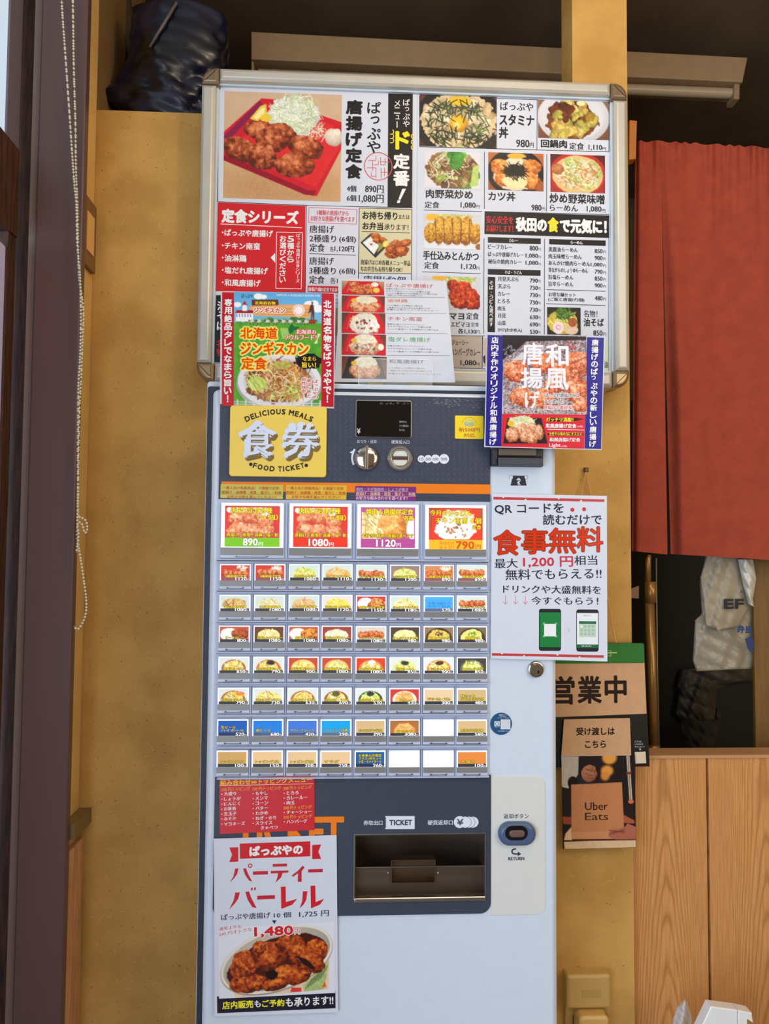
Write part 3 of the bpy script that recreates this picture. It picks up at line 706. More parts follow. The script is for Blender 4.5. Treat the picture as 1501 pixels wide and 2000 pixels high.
def housing(kind, w, h, big):
    if kind in HB: return HB[kind]
    hb = MB(); rim = 0.0011
    hb.prism(rr(-w/2, -h/2, w/2, h/2, 0.001, 3), -0.0055, -0.0018, 0.0006)
    me = mesh_obj('menu_button', hb.v, hb.f, M_lens, origin=(0, 0, 0)); 
    hb = MB(); sb = 0.006 if not big else 0.0
    pz0 = -h/2+(0.0150 if not big else 0.0178); pz1 = h/2-0.0012; pw = w/2-0.0014
    hb.prism([(-pw, pz0), (pw, pz0), (pw, pz1), (-pw, pz1)], -0.0075, -0.0056, 0.0003)
    a = mesh_obj('lit_panel', hb.v, hb.f, M_lit, origin=(0, 0, 0))
    hb = MB(); hb.prism([(-pw, pz0-(0.0095 if not big else .0125)), (pw, pz0-(0.0095 if not big else .0125)), (pw, pz0-0.0003), (-pw, pz0-0.0003)], -0.0078, -0.0056, 0.0004)
    c = mesh_obj('grey_window', hb.v, hb.f, M_strip, origin=(0, 0, 0))
    hb = MB(); zz = -h/2+0.0016
    for xx in (-w*.24, w*.24): hb.box(xx-0.0011, xx+0.0011, -0.0088, -0.0056, zz, zz+0.0016)
    hb.box(-w*.22, w*.22, -0.0066, -0.0056, zz-0.0003, zz+0.0004)
    d = mesh_obj('latch', hb.v, hb.f, M_latch, origin=(0, 0, 0))
    HB[kind] = (me.data, a.data, c.data, d.data)
    for o in (me, a, c, d): bpy.data.objects.remove(o)
    return HB[kind]
YW = (250, 226, 40); DK = (96, 84, 20)
def button(pxc, pyc, kind, w, h, big=False):
    hs = housing(kind, w, h, big); c = P(pxc, pyc, -0.006)
    root = bpy.data.objects.new('menu_button', hs[0]); link(root, tm); base = LOC[tm.name]
    root.location = Vector((c[0]-base[0], 0-base[1], c[2]-base[2])); LOC[root.name] = np.array([c[0], 0, c[2]])
    for n, me in zip(('lit_panel', 'grey_window', 'latch'), hs[1:]):
        o = bpy.data.objects.new(n, me); link(o, root); LOC[o.name] = LOC[root.name]
    x, y = Q((c[0]-w/2, -0.0075, c[2]+h/2)); x2, y2 = Q((c[0]+w/2, -0.0075, c[2]-h/2)); y2m = (Q((c[0]-w/2, -0.0075, c[2]-h/2))[1]+y2)/2; y1m = (Q((c[0]+w/2, -0.0075, c[2]+h/2))[1]+y)/2
    s = Sheet(root, -0.0075, material=BACKLIT); s.fr(x, y1m, (x2-x)/100.0); return s
KR = ((190, 80, 40), (240, 160, 90), (120, 46, 22))
def mini(s, y1, rec, seed, x0=5, x1=95, y0=5):
    bg, kind = rec[0], rec[1]
    p = Pic(s, x0, y0, x1, y1, 1.15, bg, seed); cx, cy = (x0+x1)/2, (y0+y1)/2+4; w = x1-x0; h = y1-y0
    if kind == 'k':
        for i in range(5): p.fried(x0+w*(.16+.17*i), cy+rs.uniform(-3, 5), 11, 11, rs.uniform(0, 90), (214, 110, 60), (250, 190, 130), (150, 56, 24))
        if rec[2:] : p.strands(x1-24, y0+8, 15, 6, 26, 9, 1.2, [(246, 248, 236), (220, 236, 200)])
    elif kind in ('v', 'n', 'w'):
        pal = rec[2]
        if kind == 'n': p.ell(cx, cy+10, w*.42, h*.72, rec[3], tex=.05); p.ell(cx, cy+10, w*.34, h*.62, pal[0], edge=.08, tex=.12)
        else: p.ell(cx, cy+4, w*.40, h*.5, pal[0], edge=.15, tex=.2)
        p.strands(cx, cy+4, w*.28, h*.42, 46, 14, 1.9, pal)
        if len(rec) > 4: p.ell(cx+rec[5], cy-h*.22, 13, 7, rec[4], edge=.3, tex=.3)
    elif kind == 'c':
        p.ell(cx-w*.18, cy, w*.3, h*.5, (248, 246, 236), edge=.1, tex=.08); p.fried(cx+w*.2, cy, w*.3, h*.45, 0, rec[2], rec[3], (110, 50, 20))
    elif kind == 'e':
        p.ell(cx, cy+12, w*.46, h*.85, (66, 54, 44)); p.ell(cx, cy+8, w*.38, h*.62, rec[2], edge=.2, tex=.22, ts=3); p.strands(cx, cy-2, 12, 7, 14, 8, 1.3, [rec[3]])
    p.done('food_picture', 0.0002)
def small(col, row, rec, name, price, lines=None):
    a_, b_ = rows_l[row]; l, r = [(428, 491), (495, 559), (562, 626), (627.5, 690), (694.5, 755.5), (760, 821.5), (826, 887.5), (890.5, 951.5)][col]
    sh_ = -(row)/6*6.2*(1-col/7.0)*1.0
    s = button((l+r)/2+sh_, (a_+b_)/2+(1.2*(1-row/6.0)*(1 if col > 3 else 0)), 'small', HW, HH)
    if rec is None: return
    dark = rec[-1] if isinstance(rec[-1], str) else None
    if rec[1] == 'flat':
        s.rect(5.5, 6, 94.5, 43, rec[0]); s.rect(5.5, 43, 94.5, 53, rec[2] if len(rec) > 2 else (54, 56, 66))
    else:
        mini(s, 44, rec, row*8+col); s.rect(5, 44, 95, 53, (58, 56, 66) if row or col not in (0, 1, 6, 7) else (150, 80, 96))
    if lines:
        n = len(lines); 
        for i, t in enumerate(lines): s.T(t, 14, 40-(n-i)*9.5+1, 86 if len(t) > 4 else 60, 40-(n-i-1)*9.5, YW if rec[0] != (74, 168, 232) else (40, 120, 200), b=.012, ol=[((80, 76, 30), .5)] if rec[0] != (74, 168, 232) else None)
    elif name:
        wt = min(80, 9.5*len(name)); s.T(name, 52-wt/2, 35.0, 52+wt/2, 44, YW, b=.02, ol=[(DK, .55)])
    pw = len(price)*8.6
    s.T(price, 85-pw, 42.4, 86, 53.2, (255, 255, 255), b=.03, ol=[((60, 56, 66), .5)]); s.T('円', 86.5, 47.5, 92.5, 53, (235, 238, 245), b=.01)
    s.done({'lettering': 'button_lettering', 'printed_panel': 'label_card'})
TR = (206, 62, 48); PW = (206, 222, 214); DB = (84, 66, 52)
yel = [(242, 222, 120), (236, 206, 90), (250, 240, 190), (214, 160, 80)]
grn = [(220, 226, 120), (240, 236, 190), (168, 190, 70), (236, 216, 140)]
brn = [(206, 156, 90), (168, 112, 62), (236, 206, 140), (222, 190, 120)]
R1 = [((TR, 'k', 1), '2種唐揚げ定食', '1120'), ((TR, 'k', 1), '3種唐揚げ定食', '1150'), ((PW, 'v', grn), '肉野菜炒め定食', '1080'), ((PW, 'v', [(238, 170, 90), (250, 210, 130), (230, 220, 170)]), 'ホイコーロー定食', '1110'), ((PW, 'k'), 'エビ・とりマヨ定食', '1130'), ((120, 100, 90), 'v', grn), ((214, 150, 100), 'k', 1), ((PW), 'k', 1)]
S = small
S(0, 0, (TR, 'k', 1), '2種唐揚げ定食', '1120'); S(1, 0, (TR, 'k', 1), '3種唐揚げ定食', '1150'); S(2, 0, (PW, 'v', grn), '肉野菜炒め定食', '1080'); S(3, 0, (PW, 'v', [(238, 176, 100), (250, 214, 140), (232, 222, 170)]), 'ホイコーロー定食', '1110')
S(4, 0, (PW, 'k'), 'とりマヨ・エビマヨ定食', '1130'); S(5, 0, ((150, 128, 120), 'v', grn), 'チキン味噌定食', '1200'); S(6, 0, ((206, 140, 90), 'k', 1), '唐揚げ弁当各種', '890'); S(7, 0, (PW, 'k'), '唐揚げ単品5個', '690')
S(0, 1, (PW, 'v', brn), '秘伝の焼肉定食', '1080'); S(1, 1, (PW, 'v', [(232, 220, 160), (246, 240, 206), (206, 190, 110)]), 'ネギ塩焼肉定食', '1080'); S(2, 1, (PW, 'v', [(228, 178, 120), (240, 206, 150)]), 'しょうが焼き定食', '1080'); S(3, 1, ((226, 220, 214), 'v', [(246, 216, 90), (250, 232, 140)]), '手仕込みとんかつ定食', '1120')
S(4, 1, (TR, 'c', (230, 150, 80), (250, 200, 130)), '唐揚げとんかつ定食', '1150'); S(5, 1, (PW, 'v', [(246, 228, 160), (250, 240, 200), (226, 200, 120)]), 'ミックスフライ定食', '1180'); S(6, 1, ((74, 168, 232), 'flat', (96, 104, 140)), '', '570', ['元気10個入り', '手作り餃子']); S(7, 1, (PW, 'k'), 'パーティーバーレル', '1480')
S(0, 2, ((200, 90, 56), 'c', (178, 76, 34), (206, 110, 60)), 'ビーフカレー', '800'); S(1, 2, ((110, 66, 44), 'v', [(246, 226, 150), (250, 240, 190)]), '手仕込みかつカレー', '1080'); S(2, 2, ((196, 96, 62), 'c', (240, 150, 60), (252, 190, 100)), '唐揚げカレー', '1080'); S(3, 2, ((160, 70, 60), 'v', [(240, 240, 206), (226, 222, 170)]), '秘伝の焼肉カレー', '1080')
S(4, 2, ((214, 206, 190), 'k'), 'ハンバーグカレー', '1080'); S(5, 2, (DB, 'v', [(240, 236, 170), (210, 220, 110), (250, 240, 200)]), 'ぱっぷやスタミナ丼', '980'); S(6, 2, ((150, 122, 90), 'e', (244, 196, 96), (60, 74, 50)), '味噌とじかつ丼', '980'); S(7, 2, ((120, 104, 80), 'e', (246, 222, 130), (90, 160, 50)), '特製親子丼', '980')
bw = (222, 228, 224)
S(0, 3, (bw, 'n', yel, (176, 104, 54)), '黒醤油らーめん', '850'); S(1, 3, (bw, 'n', yel, (206, 120, 60), (60, 50, 34), 6), '昔ながらの醤油らーめん', '790'); S(2, 3, ((196, 78, 50), 'n', yel, (240, 206, 120)), '肉玉味噌らーめん', '900'); S(3, 3, ((196, 78, 50), 'n', grn, (240, 190, 110)), '炒め野菜味噌らーめん', '1080')
S(4, 3, ((222, 66, 36), 'n', yel, (206, 130, 80), (246, 240, 220), 4), 'あんかけ焼肉らーめん', '1080'); S(5, 3, (bw, 'n', grn, (226, 220, 160), (60, 74, 50), 0), '旨塩らーめん', '850'); S(6, 3, (bw, 'n', yel, (238, 130, 70), (90, 60, 40), 2), '旨辛らーめん', '900'); S(7, 3, ((70, 68, 66), 'n', grn, (110, 106, 90)), 'まかない油そば', '850')
S(0, 4, (bw, 'n', yel, (170, 104, 60), (236, 140, 50), 22), '月見天ぷらそば・うどん', '790'); S(1, 4, (bw, 'v', yel), '天ぷらそば・うどん', '730'); S(2, 4, (bw, 'n', yel, (182, 110, 60)), '月見そば・うどん', '630'); S(3, 4, (bw, 'n', yel, (160, 90, 50), (90, 90, 50), 0), '山菜そば・うどん', '690')
S(4, 4, (bw, 'n', grn, (70, 76, 60), (56, 66, 50), 0), 'かけそば・うどん', '530'); S(5, 4, ((206, 60, 56), 'n', [(240, 196, 120), (230, 170, 90)], (250, 244, 236)), '半カレー', '430'); S(6, 4, ((226, 198, 156), 'flat'), '', '300', ['プチらーめん・うどん']); S(7, 4, ((206, 176, 126), 'flat'), '', '480', ['麺セット', 'ご飯と唐揚げ2個'])
S(0, 5, ((22, 92, 186), 'flat', (40, 52, 96)), '', '520', ['生ビール', 'ハイボール']); S(1, 5, ((28, 126, 220), 'flat', (80, 92, 120)), '', '680', ['瓶ビール']); S(2, 5, ((62, 120, 214), 'flat', (84, 84, 116)), '', '420', ['サワー・チューハイ']); S(3, 5, ((16, 160, 232), 'flat', (100, 104, 124)), '', '290', ['ソフトドリンク各種'])
S(4, 5, ((212, 180, 130), 'flat'), '', '390', ['おつまみザンギ3個']); S(5, 5, ((170, 110, 60), 'n', [(244, 190, 110), (236, 160, 90)], (200, 110, 60)), '特盛からあげ', '3080'); S(6, 5, None, '', ''); S(7, 5, ((212, 180, 130), 'flat'), '', '580', ['唐揚げ弁当各種'])
S(0, 6, ((206, 162, 96), 'flat'), '', '100', ['トッピング100']); S(1, 6, ((232, 194, 142), 'flat'), '', '150', ['トッピング150']); S(2, 6, ((226, 192, 142), 'flat'), '', '200', ['トッピング200']); S(3, 6, ((228, 192, 146), 'flat'), '', '250', ['サラダ'])
S(4, 6, ((26, 92, 160), 'flat', (36, 52, 84)), '', '260', ['お食事の方限定', 'プラス1杯セット', '小生・小ハイボール']); S(5, 6, None, '', ''); S(6, 6, None, '', ''); S(7, 6, ((224, 134, 62), 'flat'), '', '100', ['大盛り'])

BW, BH = 123*0.000893, 108*0.000893
def big(i, l, r, yt, bgc, pricebg, title, sub, sub2, price, kind):
    s = button((l+r)/2, yt+52.5, 'big', BW, BH, True)
    s.rect(4.5, 4.5, 95.5, 72, (250, 252, 255)); s.rect(6.5, 5.5, 93.5, 70.5, bgc)
    p = Pic(s, 8, 8, 92, 56, 1.15, bgc, 100+i)
    if kind == 'k':
        p.poly([(8, 8), (14, 8), (10, 56), (8, 56)], (228, 60, 50)); p.ell(52, 12, 28, 12, (240, 244, 224), edge=.3, tex=.1); p.ell(20, 12, 11, 6, (250, 250, 240))
        for (x, y, rx, ry) in ((26, 24, 15, 9), (50, 22, 16, 11), (72, 30, 13, 10), (28, 44, 18, 12), (50, 44, 16, 11), (74, 46, 12, 10)): p.fried(x, y, rx, ry, rs.uniform(-20, 20), (232, 140, 96), (255, 214, 170), (186, 96, 60))
        p.poly([(84, 8), (92, 8), (92, 56), (88, 30)], (232, 60, 44))
    elif kind == 'y':
        p.ell(26, 34, 24, 24, (232, 216, 160), edge=.25, tex=.25); p.strands(24, 34, 20, 20, 60, 20, 2.2, [(250, 240, 200), (226, 200, 130), (200, 170, 100)])
        p.fried(60, 34, 24, 24, -20, (228, 160, 80), (250, 214, 140), (190, 110, 50)); p.ell(90, 40, 10, 17, (246, 248, 240), tex=.04)
    else:
        p.grad((160, 90, 60), (220, 60, 40)); p.ell(54, 16, 24, 12, (214, 206, 160), tex=.2, edge=.3); p.poly([(14, 12), (28, 8), (86, 8), (90, 56), (10, 56)], (226, 62, 40)); p.ell(54, 22, 26, 14, (222, 214, 170), tex=.25, edge=.3)
        p.ell(50, 40, 32, 20, (236, 240, 236), edge=.22, tex=.12); p.strands(50, 40, 28, 16, 40, 16, 2.0, [(250, 252, 250)], ang=50, spread=50, curve=.2); p.bits(50, 42, 22, 12, 16, 2.6, [(190, 120, 80), (206, 140, 100)])
    p.done('food_picture', 0.0002)
    if kind != 't':
        s.rect(6.5, 56, 93.5, 70.5, pricebg)
        s.T(title, 15, 7.5, 82 if kind == 'k' else 91, 17.5, YW, b=.025, ol=[((120, 100, 10), .55)])
        s.T(sub, 58 if kind == 'k' else 76, 19, 91 if kind == 'k' else 91, 28 if kind == 'k' else 27, YW, b=.02, ol=[((120, 100, 10), .5)])
        s.T(sub2, 9, 48, 91, 54.5, (252, 220, 30), b=.02, ol=[((90, 60, 10), .6)])
        wp = 8.0*len(price); s.T(price, 50-wp/2-3, 57, 50+wp/2-3, 69, (255, 255, 255), b=.04, ol=[(tuple(int(q*.72) for q in pricebg), .7)]); s.T('円', 51+wp/2-3, 63, 58+wp/2-3, 69.5, (245, 245, 245), b=.02)
    else:
        s.rect(6.5, 57, 93.5, 73.5, (246, 178, 40))
        s.T('今月のいっぴん', 8, 9, 76, 18, YW, b=.02, ol=[((110, 90, 20), .5)]); s.T('チキン南蛮 4 個', 17, 21, 91, 31, YW, b=.02, ol=[((110, 90, 20), .5)]); s.T('定食', 76, 33, 91, 40.5, YW, b=.02, ol=[((110, 90, 20), .5)])
        s.T('今月だけ', 23, 59.5, 47, 65.5, (196, 90, 10), b=.01); s.T('オトク！', 23, 66.5, 47, 72.5, (196, 90, 10), b=.01); s.T('790', 50, 59, 80, 72, (206, 80, 10), b=.045); s.T('円', 82, 64.5, 90, 72, (180, 80, 10), b=.02)
    s.done({'lettering': 'button_lettering', 'printed_panel': 'label_card'})
big(0, 433, 552, 983, (206, 60, 60), (122, 196, 26), '唐揚げ定食各種', '（４個）', '唐揚げ・南蛮・油淋・塩・和', '890', 'k')
big(1, 565, 686, 984, (214, 56, 50), (226, 54, 28), '唐揚げ定食各種', '（６個）', '唐揚げ・南蛮・油淋・塩・和', '1080', 'k')
big(2, 697, 817, 985.5, (186, 84, 150), (178, 76, 146), '焼肉＆唐揚げ定食', '各種', 'お好きな焼肉と唐揚げ選べます', '1120', 'y')
big(3, 829, 950, 986.5, (200, 60, 40), (246, 178, 40), '', '', '', '790', 't')
for x in (559.5, 691.5, 823): 
    X0, z0, X1, z1 = prect(x-.8, 981, x+.8, 1091, -0.006); MB().box(X0, X1, -0.006, -0.0018, z0, z1).obj('divider', M_bank, tm)
for (a_, b_), k in zip(rows_l, range(7)):
    for i, x in enumerate((493, 560.5, 626.8, 692.5, 758, 824, 889)):
        x = x-k/6*6.2*(1-(i+.5)/7); X0, z0, X1, z1 = prect(x-.8, a_-1, x+.8, b_+1, -0.006)
        MB().box(X0, X1, -0.0065, -0.0018, z0, z1).obj('divider', M_bank, tm)

# ------------------------------------------------------------------ menu board
BY = 0.172   # printed sheet plane
fx0, fz0, fx1, fz1 = prect(388, 146.5, 1227, 750, 0.155)
bd = empty('menu_board', ((fx0+fx1)/2, 0.19, fz0), 'large wall menu board in an aluminium frame above the ticket machine', 'menu board')
fw = 0.0355; R = 0.035
def bar(x0, z0, x1, z1, name='frame_bar'): return MB().prism([(x0, z0), (x1, z0), (x1, z1), (x0, z1)], 0.153, 0.200, 0.008).obj(name, M_alu, bd)
zb_ = fz0; fwt = 0.0255
bar(fx0+R, fz1-fwt, fx1-R, fz1); bar(fx0+R, fz0, fx1-R, fz0+0.032); bar(fx0, fz0+R, fx0+fw*.8, fz1-R); bar(fx1-fw*.8, fz0+R, fx1, fz1-R)
capm = [M_alucap, mat('shiny_corner_cap', (170, 146, 112), 0.3, metal=0.85)]
for sx, sz, mi in ((0, 1, 0), (1, 1, 0), (0, 0, 1), (1, 0, 1)):
    x0, x1 = (fx0, fx0+R-0.0006) if not sx else (fx1-R+0.0006, fx1); z0, z1 = (fz1-R+0.0006, fz1) if sz else (fz0, fz0+R-0.0006)
    cr = (0, 0, int(sx), int(not sx)) if sz else (int(not sx), int(sx), 0, 0)
    MB().prism(rr(x0, z0, x1, z1, R*.82, 8, cr), 0.1525, 0.200, 0.007).obj('corner_cap', capm[mi], bd)
back = MB().box(fx0+0.01, fx1-0.01, BY+0.001, 0.205, fz0+0.01, fz1-0.01).obj('backing_board', M_whitep, bd)
ip = MB()
x0, z0, x1, z1 = fx0+fw*.8, fz0+0.032, fx1-fw*.8, fz1-fwt
for q in ((x0, x0+.004, z0, z1), (x1-.004, x1, z0, z1), (x0, x1, z1-.004, z1), (x0, x1, z0, z0+.003)): ip.box(q[0], q[1], BY-0.006, BY+0.001, q[2], q[3])
ip.obj('inner_bead', mat('clear_edge_strip', (196, 212, 226), 0.15, spec=0.6), bd)
bod = [P(427, 700, BY), P(1193, 180, BY)]
msL = mesh_obj('menu_sheet', *(lambda b: (b.v, b.f))(MB().box(x0+.003, XW(813, 450, BY), BY-0.0001, BY+0.0009, z0+.003, z1-.003)), M_paper, bd)
msR = mesh_obj('menu_sheet', *(lambda b: (b.v, b.f))(MB().box(XW(814, 450, BY), x1-.003, BY-0.0001, BY+0.0009, z0+.003, z1-.003)), M_paper, bd)
BKc = (26, 23, 26); WH = (240, 238, 240); PW_ = (214, 216, 230); CR = (214, 206, 168); RD = (208, 28, 38)
A = Sheet(msL, BY-0.0001)
A.fr(380, 130, .2998)
A.T('PAPPUYA GRAND MENU', 590, 128, 966, 154, (110, 108, 120), b=0)
A.rect(155, 128, 1425, 176, PW_); A.line([(155, 132), (860, 147), (1425, 180)], 1.2, BKc); A.line([(155, 130), (150, 880)], 1.2, BKc)
p = Pic(A, 190, 172, 954, 868, 1.25, (206, 176, 146), 3)
p.grad((208, 178, 150), (214, 170, 122), .05); p.ell(560, 790, 420, 120, (196, 150, 104), tex=.06, soft=30)
p.poly([(186, 440), (430, 212), (520, 216), (960, 352), (958, 520), (800, 836), (720, 830), (186, 610)], (206, 26, 44)); p.poly([(186, 470), (420, 226), (440, 250), (215, 500)], (136, 26, 74)); p.poly([(186, 590), (240, 600), (740, 800), (796, 800), (780, 834), (720, 828), (186, 622)], (150, 14, 40))
p.poly([(240, 560), (480, 260), (900, 370), (940, 520), (790, 780)], (222, 40, 46), tex=.05)
p.ell(640, 320, 168, 130, (222, 230, 214), edge=.12, tex=.12, ts=4, shade=.15); p.strands(650, 300, 150, 120, 190, 70, 1.3, [(240, 246, 236), (226, 238, 206), (200, 216, 160), (184, 196, 150)], curve=1.2); p.strands(760, 420, 90, 60, 50, 60, 1.2, [(240, 240, 226), (206, 214, 160)], curve=1)
p.poly([(358, 345), (425, 262), (462, 248), (468, 316), (400, 366)], (232, 206, 70), tex=.06); p.poly([(378, 335), (430, 280), (452, 268), (450, 312), (400, 350)], (250, 240, 170)); p.ell(460, 340, 36, 26, (240, 206, 50), edge=.2)
p.ell(905, 450, 62, 56, (236, 220, 200), edge=.15, tex=.05, shade=.25); p.ell(925, 415, 24, 22, (246, 232, 214))
for (x, y, rx, ry, ro) in ((420, 420, 110, 60, 10), (560, 440, 100, 70, 20), (290, 545, 108, 78, 25), (510, 480, 110, 80, 0), (440, 590, 100, 90, 30), (725, 520, 120, 72, 15), (650, 640, 128, 88, -5)): p.fried(x, y, rx, ry, ro, (170, 76, 40), (232, 146, 96), (92, 34, 18), edge=.16)
p.done()
A.T('唐揚げ定食', 982, 212, 1092, 736, BKc, b=.045, v=True, ser=.7); A.T('ぱっぷや', 1122, 225, 1212, 566, BKc, b=.02, v=True, ser=.6)
A.T('4個', 990, 774, 1052, 816, BKc, ser=.5); A.T('890円', 1110, 772, 1230, 824, BKc, ser=.6); A.T('6個', 990, 836, 1052, 878, BKc, ser=.5); A.T('1,080円', 1068, 832, 1230, 890, BKc, ser=.6)
A.rect(1258, 178, 1418, 918, (28, 24, 26)); A.rect(1418, 180, 1430, 918, (206, 208, 216))
A.T('メニュー', 1298, 218, 1338, 400, WH, b=.01, v=True); A.T('ぱっぷや', 1356, 210, 1400, 396, WH, b=.01, v=True)
A.T('ド', 1306, 420, 1402, 542, (250, 226, 30), b=.05); A.T('定番', 1292, 562, 1400, 784, WH, b=.04, v=True); A.poly([(1352, 796), (1376, 796), (1340, 868), (1326, 866)], WH); A.poly([(1322, 870), (1340, 872), (1334, 890), (1316, 888)], WH)
for k in range(3):
    A.ring(1280, 425+k*28, 16, 5, (240, 226, 60), a0=-60, a1=120); A.ring(1424, 455+k*36, 14, 5, (240, 226, 60), a0=100, a1=290)
rc = (206, 84, 92)
A.ring(1195, 650, 90, 6, rc)
for a_ in ([(1130, 612), (1180, 612), (1180, 580)], [(1158, 614), (1158, 680)], [(1210, 620), (1270, 622)], [(1210, 590), (1210, 640), (1240, 640), (1240, 596)], [(1120, 660), (1180, 660), (1180, 730)], [(1214, 660), (1214, 726)], [(1214, 690), (1262, 690)], [(1150, 690), (1150, 715), (1176, 715)], [(1236, 660), (1236, 712)], [(1158, 640), (1196, 640), (1196, 612)]): A.line(a_, 1.3, rc)
A.line([(150, 880), (725, 905), (1420, 920)], 1.4, BKc)
A.fr(400, 380, .2798)
A.poly([(90, 54), (702, 80), (698, 684), (76, 674)], RD)
A.T('定食シリーズ', 115, 105, 655, 205, WH, b=.05, ser=.8, rot=.0); A.line([(108, 205), (676, 232)], 1.3, WH)
for i, t in enumerate(['ぱっぷや唐揚げ', 'チキン南蛮', '油淋鶏', '塩だれ唐揚げ', '和風唐揚げ']):
    xe = [475, 385, 290, 440, 388][i]; y = 268+i*86+(i > 0)*4
    A.disc(124, y-4, 6, WH); A.T(t, 136, y-24, xe, y+26, WH, b=.03, ser=.6)
A.line([(500, 262), (680, 266), (672, 658), (494, 655)], 1.2, WH, True); A.T('お選びください', 520, 284, 566, 618, WH, b=.03, v=True, ser=.4); A.T('5種から', 574, 286, 622, 476, WH, b=.03, v=True, ser=.4); A.T('ぱっぷや唐揚げ定食シリーズ', 636, 272, 662, 616, WH, b=.015, v=True)
A.poly([(458, 440), (490, 408), (490, 476)], WH)
A.rect(715, 82, 1066, 690, PW_); A.line([(708, 80), (700, 684)], 1.2, BKc); A.line([(1076, 94), (1070, 640)], 1.3, BKc)
A.line([(726, 90), (1060, 104), (1056, 206), (724, 196)], 1.0, (206, 60, 80), True)
A.T('5種類の唐揚げから', 780, 110, 1002, 146, (206, 44, 60), b=.01, ser=.3); A.T('お好きな唐揚げを選べます', 738, 150, 1046, 188, (206, 44, 60), b=.01, ser=.3)
A.T('唐揚げ', 730, 214, 902, 270, BKc, b=.02, ser=.5); A.T('2種盛り', 730, 280, 916, 334, BKc, b=.02, ser=.5); A.T('(6個)', 936, 288, 1054, 340, BKc, b=.02, ser=.5); A.T('定食', 730, 342, 836, 400, BKc, b=.02, ser=.5); A.T('各', 872, 362, 898, 400, BKc); A.T('1,120円', 904, 358, 1040, 402, BKc, b=.01, ser=.6)
A.line([(726, 412), (1052, 424)], 1.2, BKc)
A.T('唐揚げ', 728, 436, 900, 492, BKc, b=.02, ser=.5); A.T('3種盛り', 728, 504, 914, 558, BKc, b=.02, ser=.5); A.T('(6個)', 936, 512, 1050, 562, BKc, b=.02, ser=.5); A.T('定食', 728, 566, 836, 624, BKc, b=.02, ser=.5); A.T('各1,150円', 874, 580, 1040, 626, BKc, b=.01)
A.rect(716, 638, 930, 684, (206, 36, 50)); A.T('唐揚げ1個の定食ではあり', 722, 648, 940, 678, WH, b=.02)
A.poly([(1080, 94), (1444, 104), (1440, 552), (1074, 546)], CR); A.line([(1080, 94), (1444, 104)], 1.2, BKc); A.line([(1444, 104), (1440, 620)], 1.3, BKc)
A.T('お持ち帰り', 1098, 118, 1344, 176, BKc, b=.035, ser=.4); A.T('または', 1352, 140, 1428, 172, BKc, b=.02); A.T('お弁当', 1098, 192, 1244, 248, BKc, b=.035, ser=.4); A.T('承ります！', 1252, 206, 1420, 250, BKc, b=.02); A.line([(1096, 258), (1430, 268)], 1.2, BKc)
p = Pic(A, 1082, 272, 1438, 446, 1.25, CR, 4)
p.poly([(1084, 340), (1160, 270), (1290, 340), (1190, 444)], (40, 34, 34)); p.poly([(1100, 340), (1160, 290), (1215, 360), (1180, 420)], (234, 238, 236), tex=.06); p.ell(1160, 350, 8, 7, (206, 30, 30)); p.poly([(1215, 360), (1160, 290), (1280, 335), (1200, 410)], (170, 160, 70), tex=.2)
for q in ((1190, 290, 34, 24), (1235, 320, 34, 24), (1200, 320, 30, 22)): p.fried(*q, 10, (190, 92, 30), (232, 150, 60), (110, 44, 12))
p.ell(1262, 345, 20, 24, (240, 226, 120), rot=30)
for q in ((1310, 410, 50, 34), (1365, 390, 60, 40), (1400, 335, 44, 26), (1330, 345, 40, 30), (1290, 380, 30, 30)): p.fried(*q, -10, (188, 92, 40), (236, 150, 80), (116, 46, 18))
p.done()
A.T('唐揚げはじめ各種メニュー単品', 1086, 456, 1434, 494, BKc, b=.02, ser=.3); A.T('もお弁当もお持ち帰りOK！', 1086, 502, 1376, 540, BKc, b=.02, ser=.3)
A.line([(1074, 548), (1440, 553)], 1.2, BKc); A.T('唐揚げ2個', 1104, 566, 1400, 626, (40, 60, 110), b=.02)
A.poly([(78, 702), (300, 706), (300, 1180), (60, 1170)], (28, 24, 28)); A.poly([(60, 1172), (900, 1186), (900, 1196), (60, 1192)], (150, 146, 150))
A.T('油そば', 84, 742, 150, 950, WH, b=.03, v=True, ser=.5); A.T('名物', 80, 1010, 130, 1130, (214, 30, 40), b=.02, v=True)
A.fr(370, 540, .2065)
for y in (180, 215, 250, 640, 690, 860): A.line([(1360, y), (1400, y+2)], 1, (120, 118, 126))
A.rect(1366, 300, 1400, 560, (176, 160, 110)); A.rect(1366, 560, 1400, 600, PW_)
A.done()

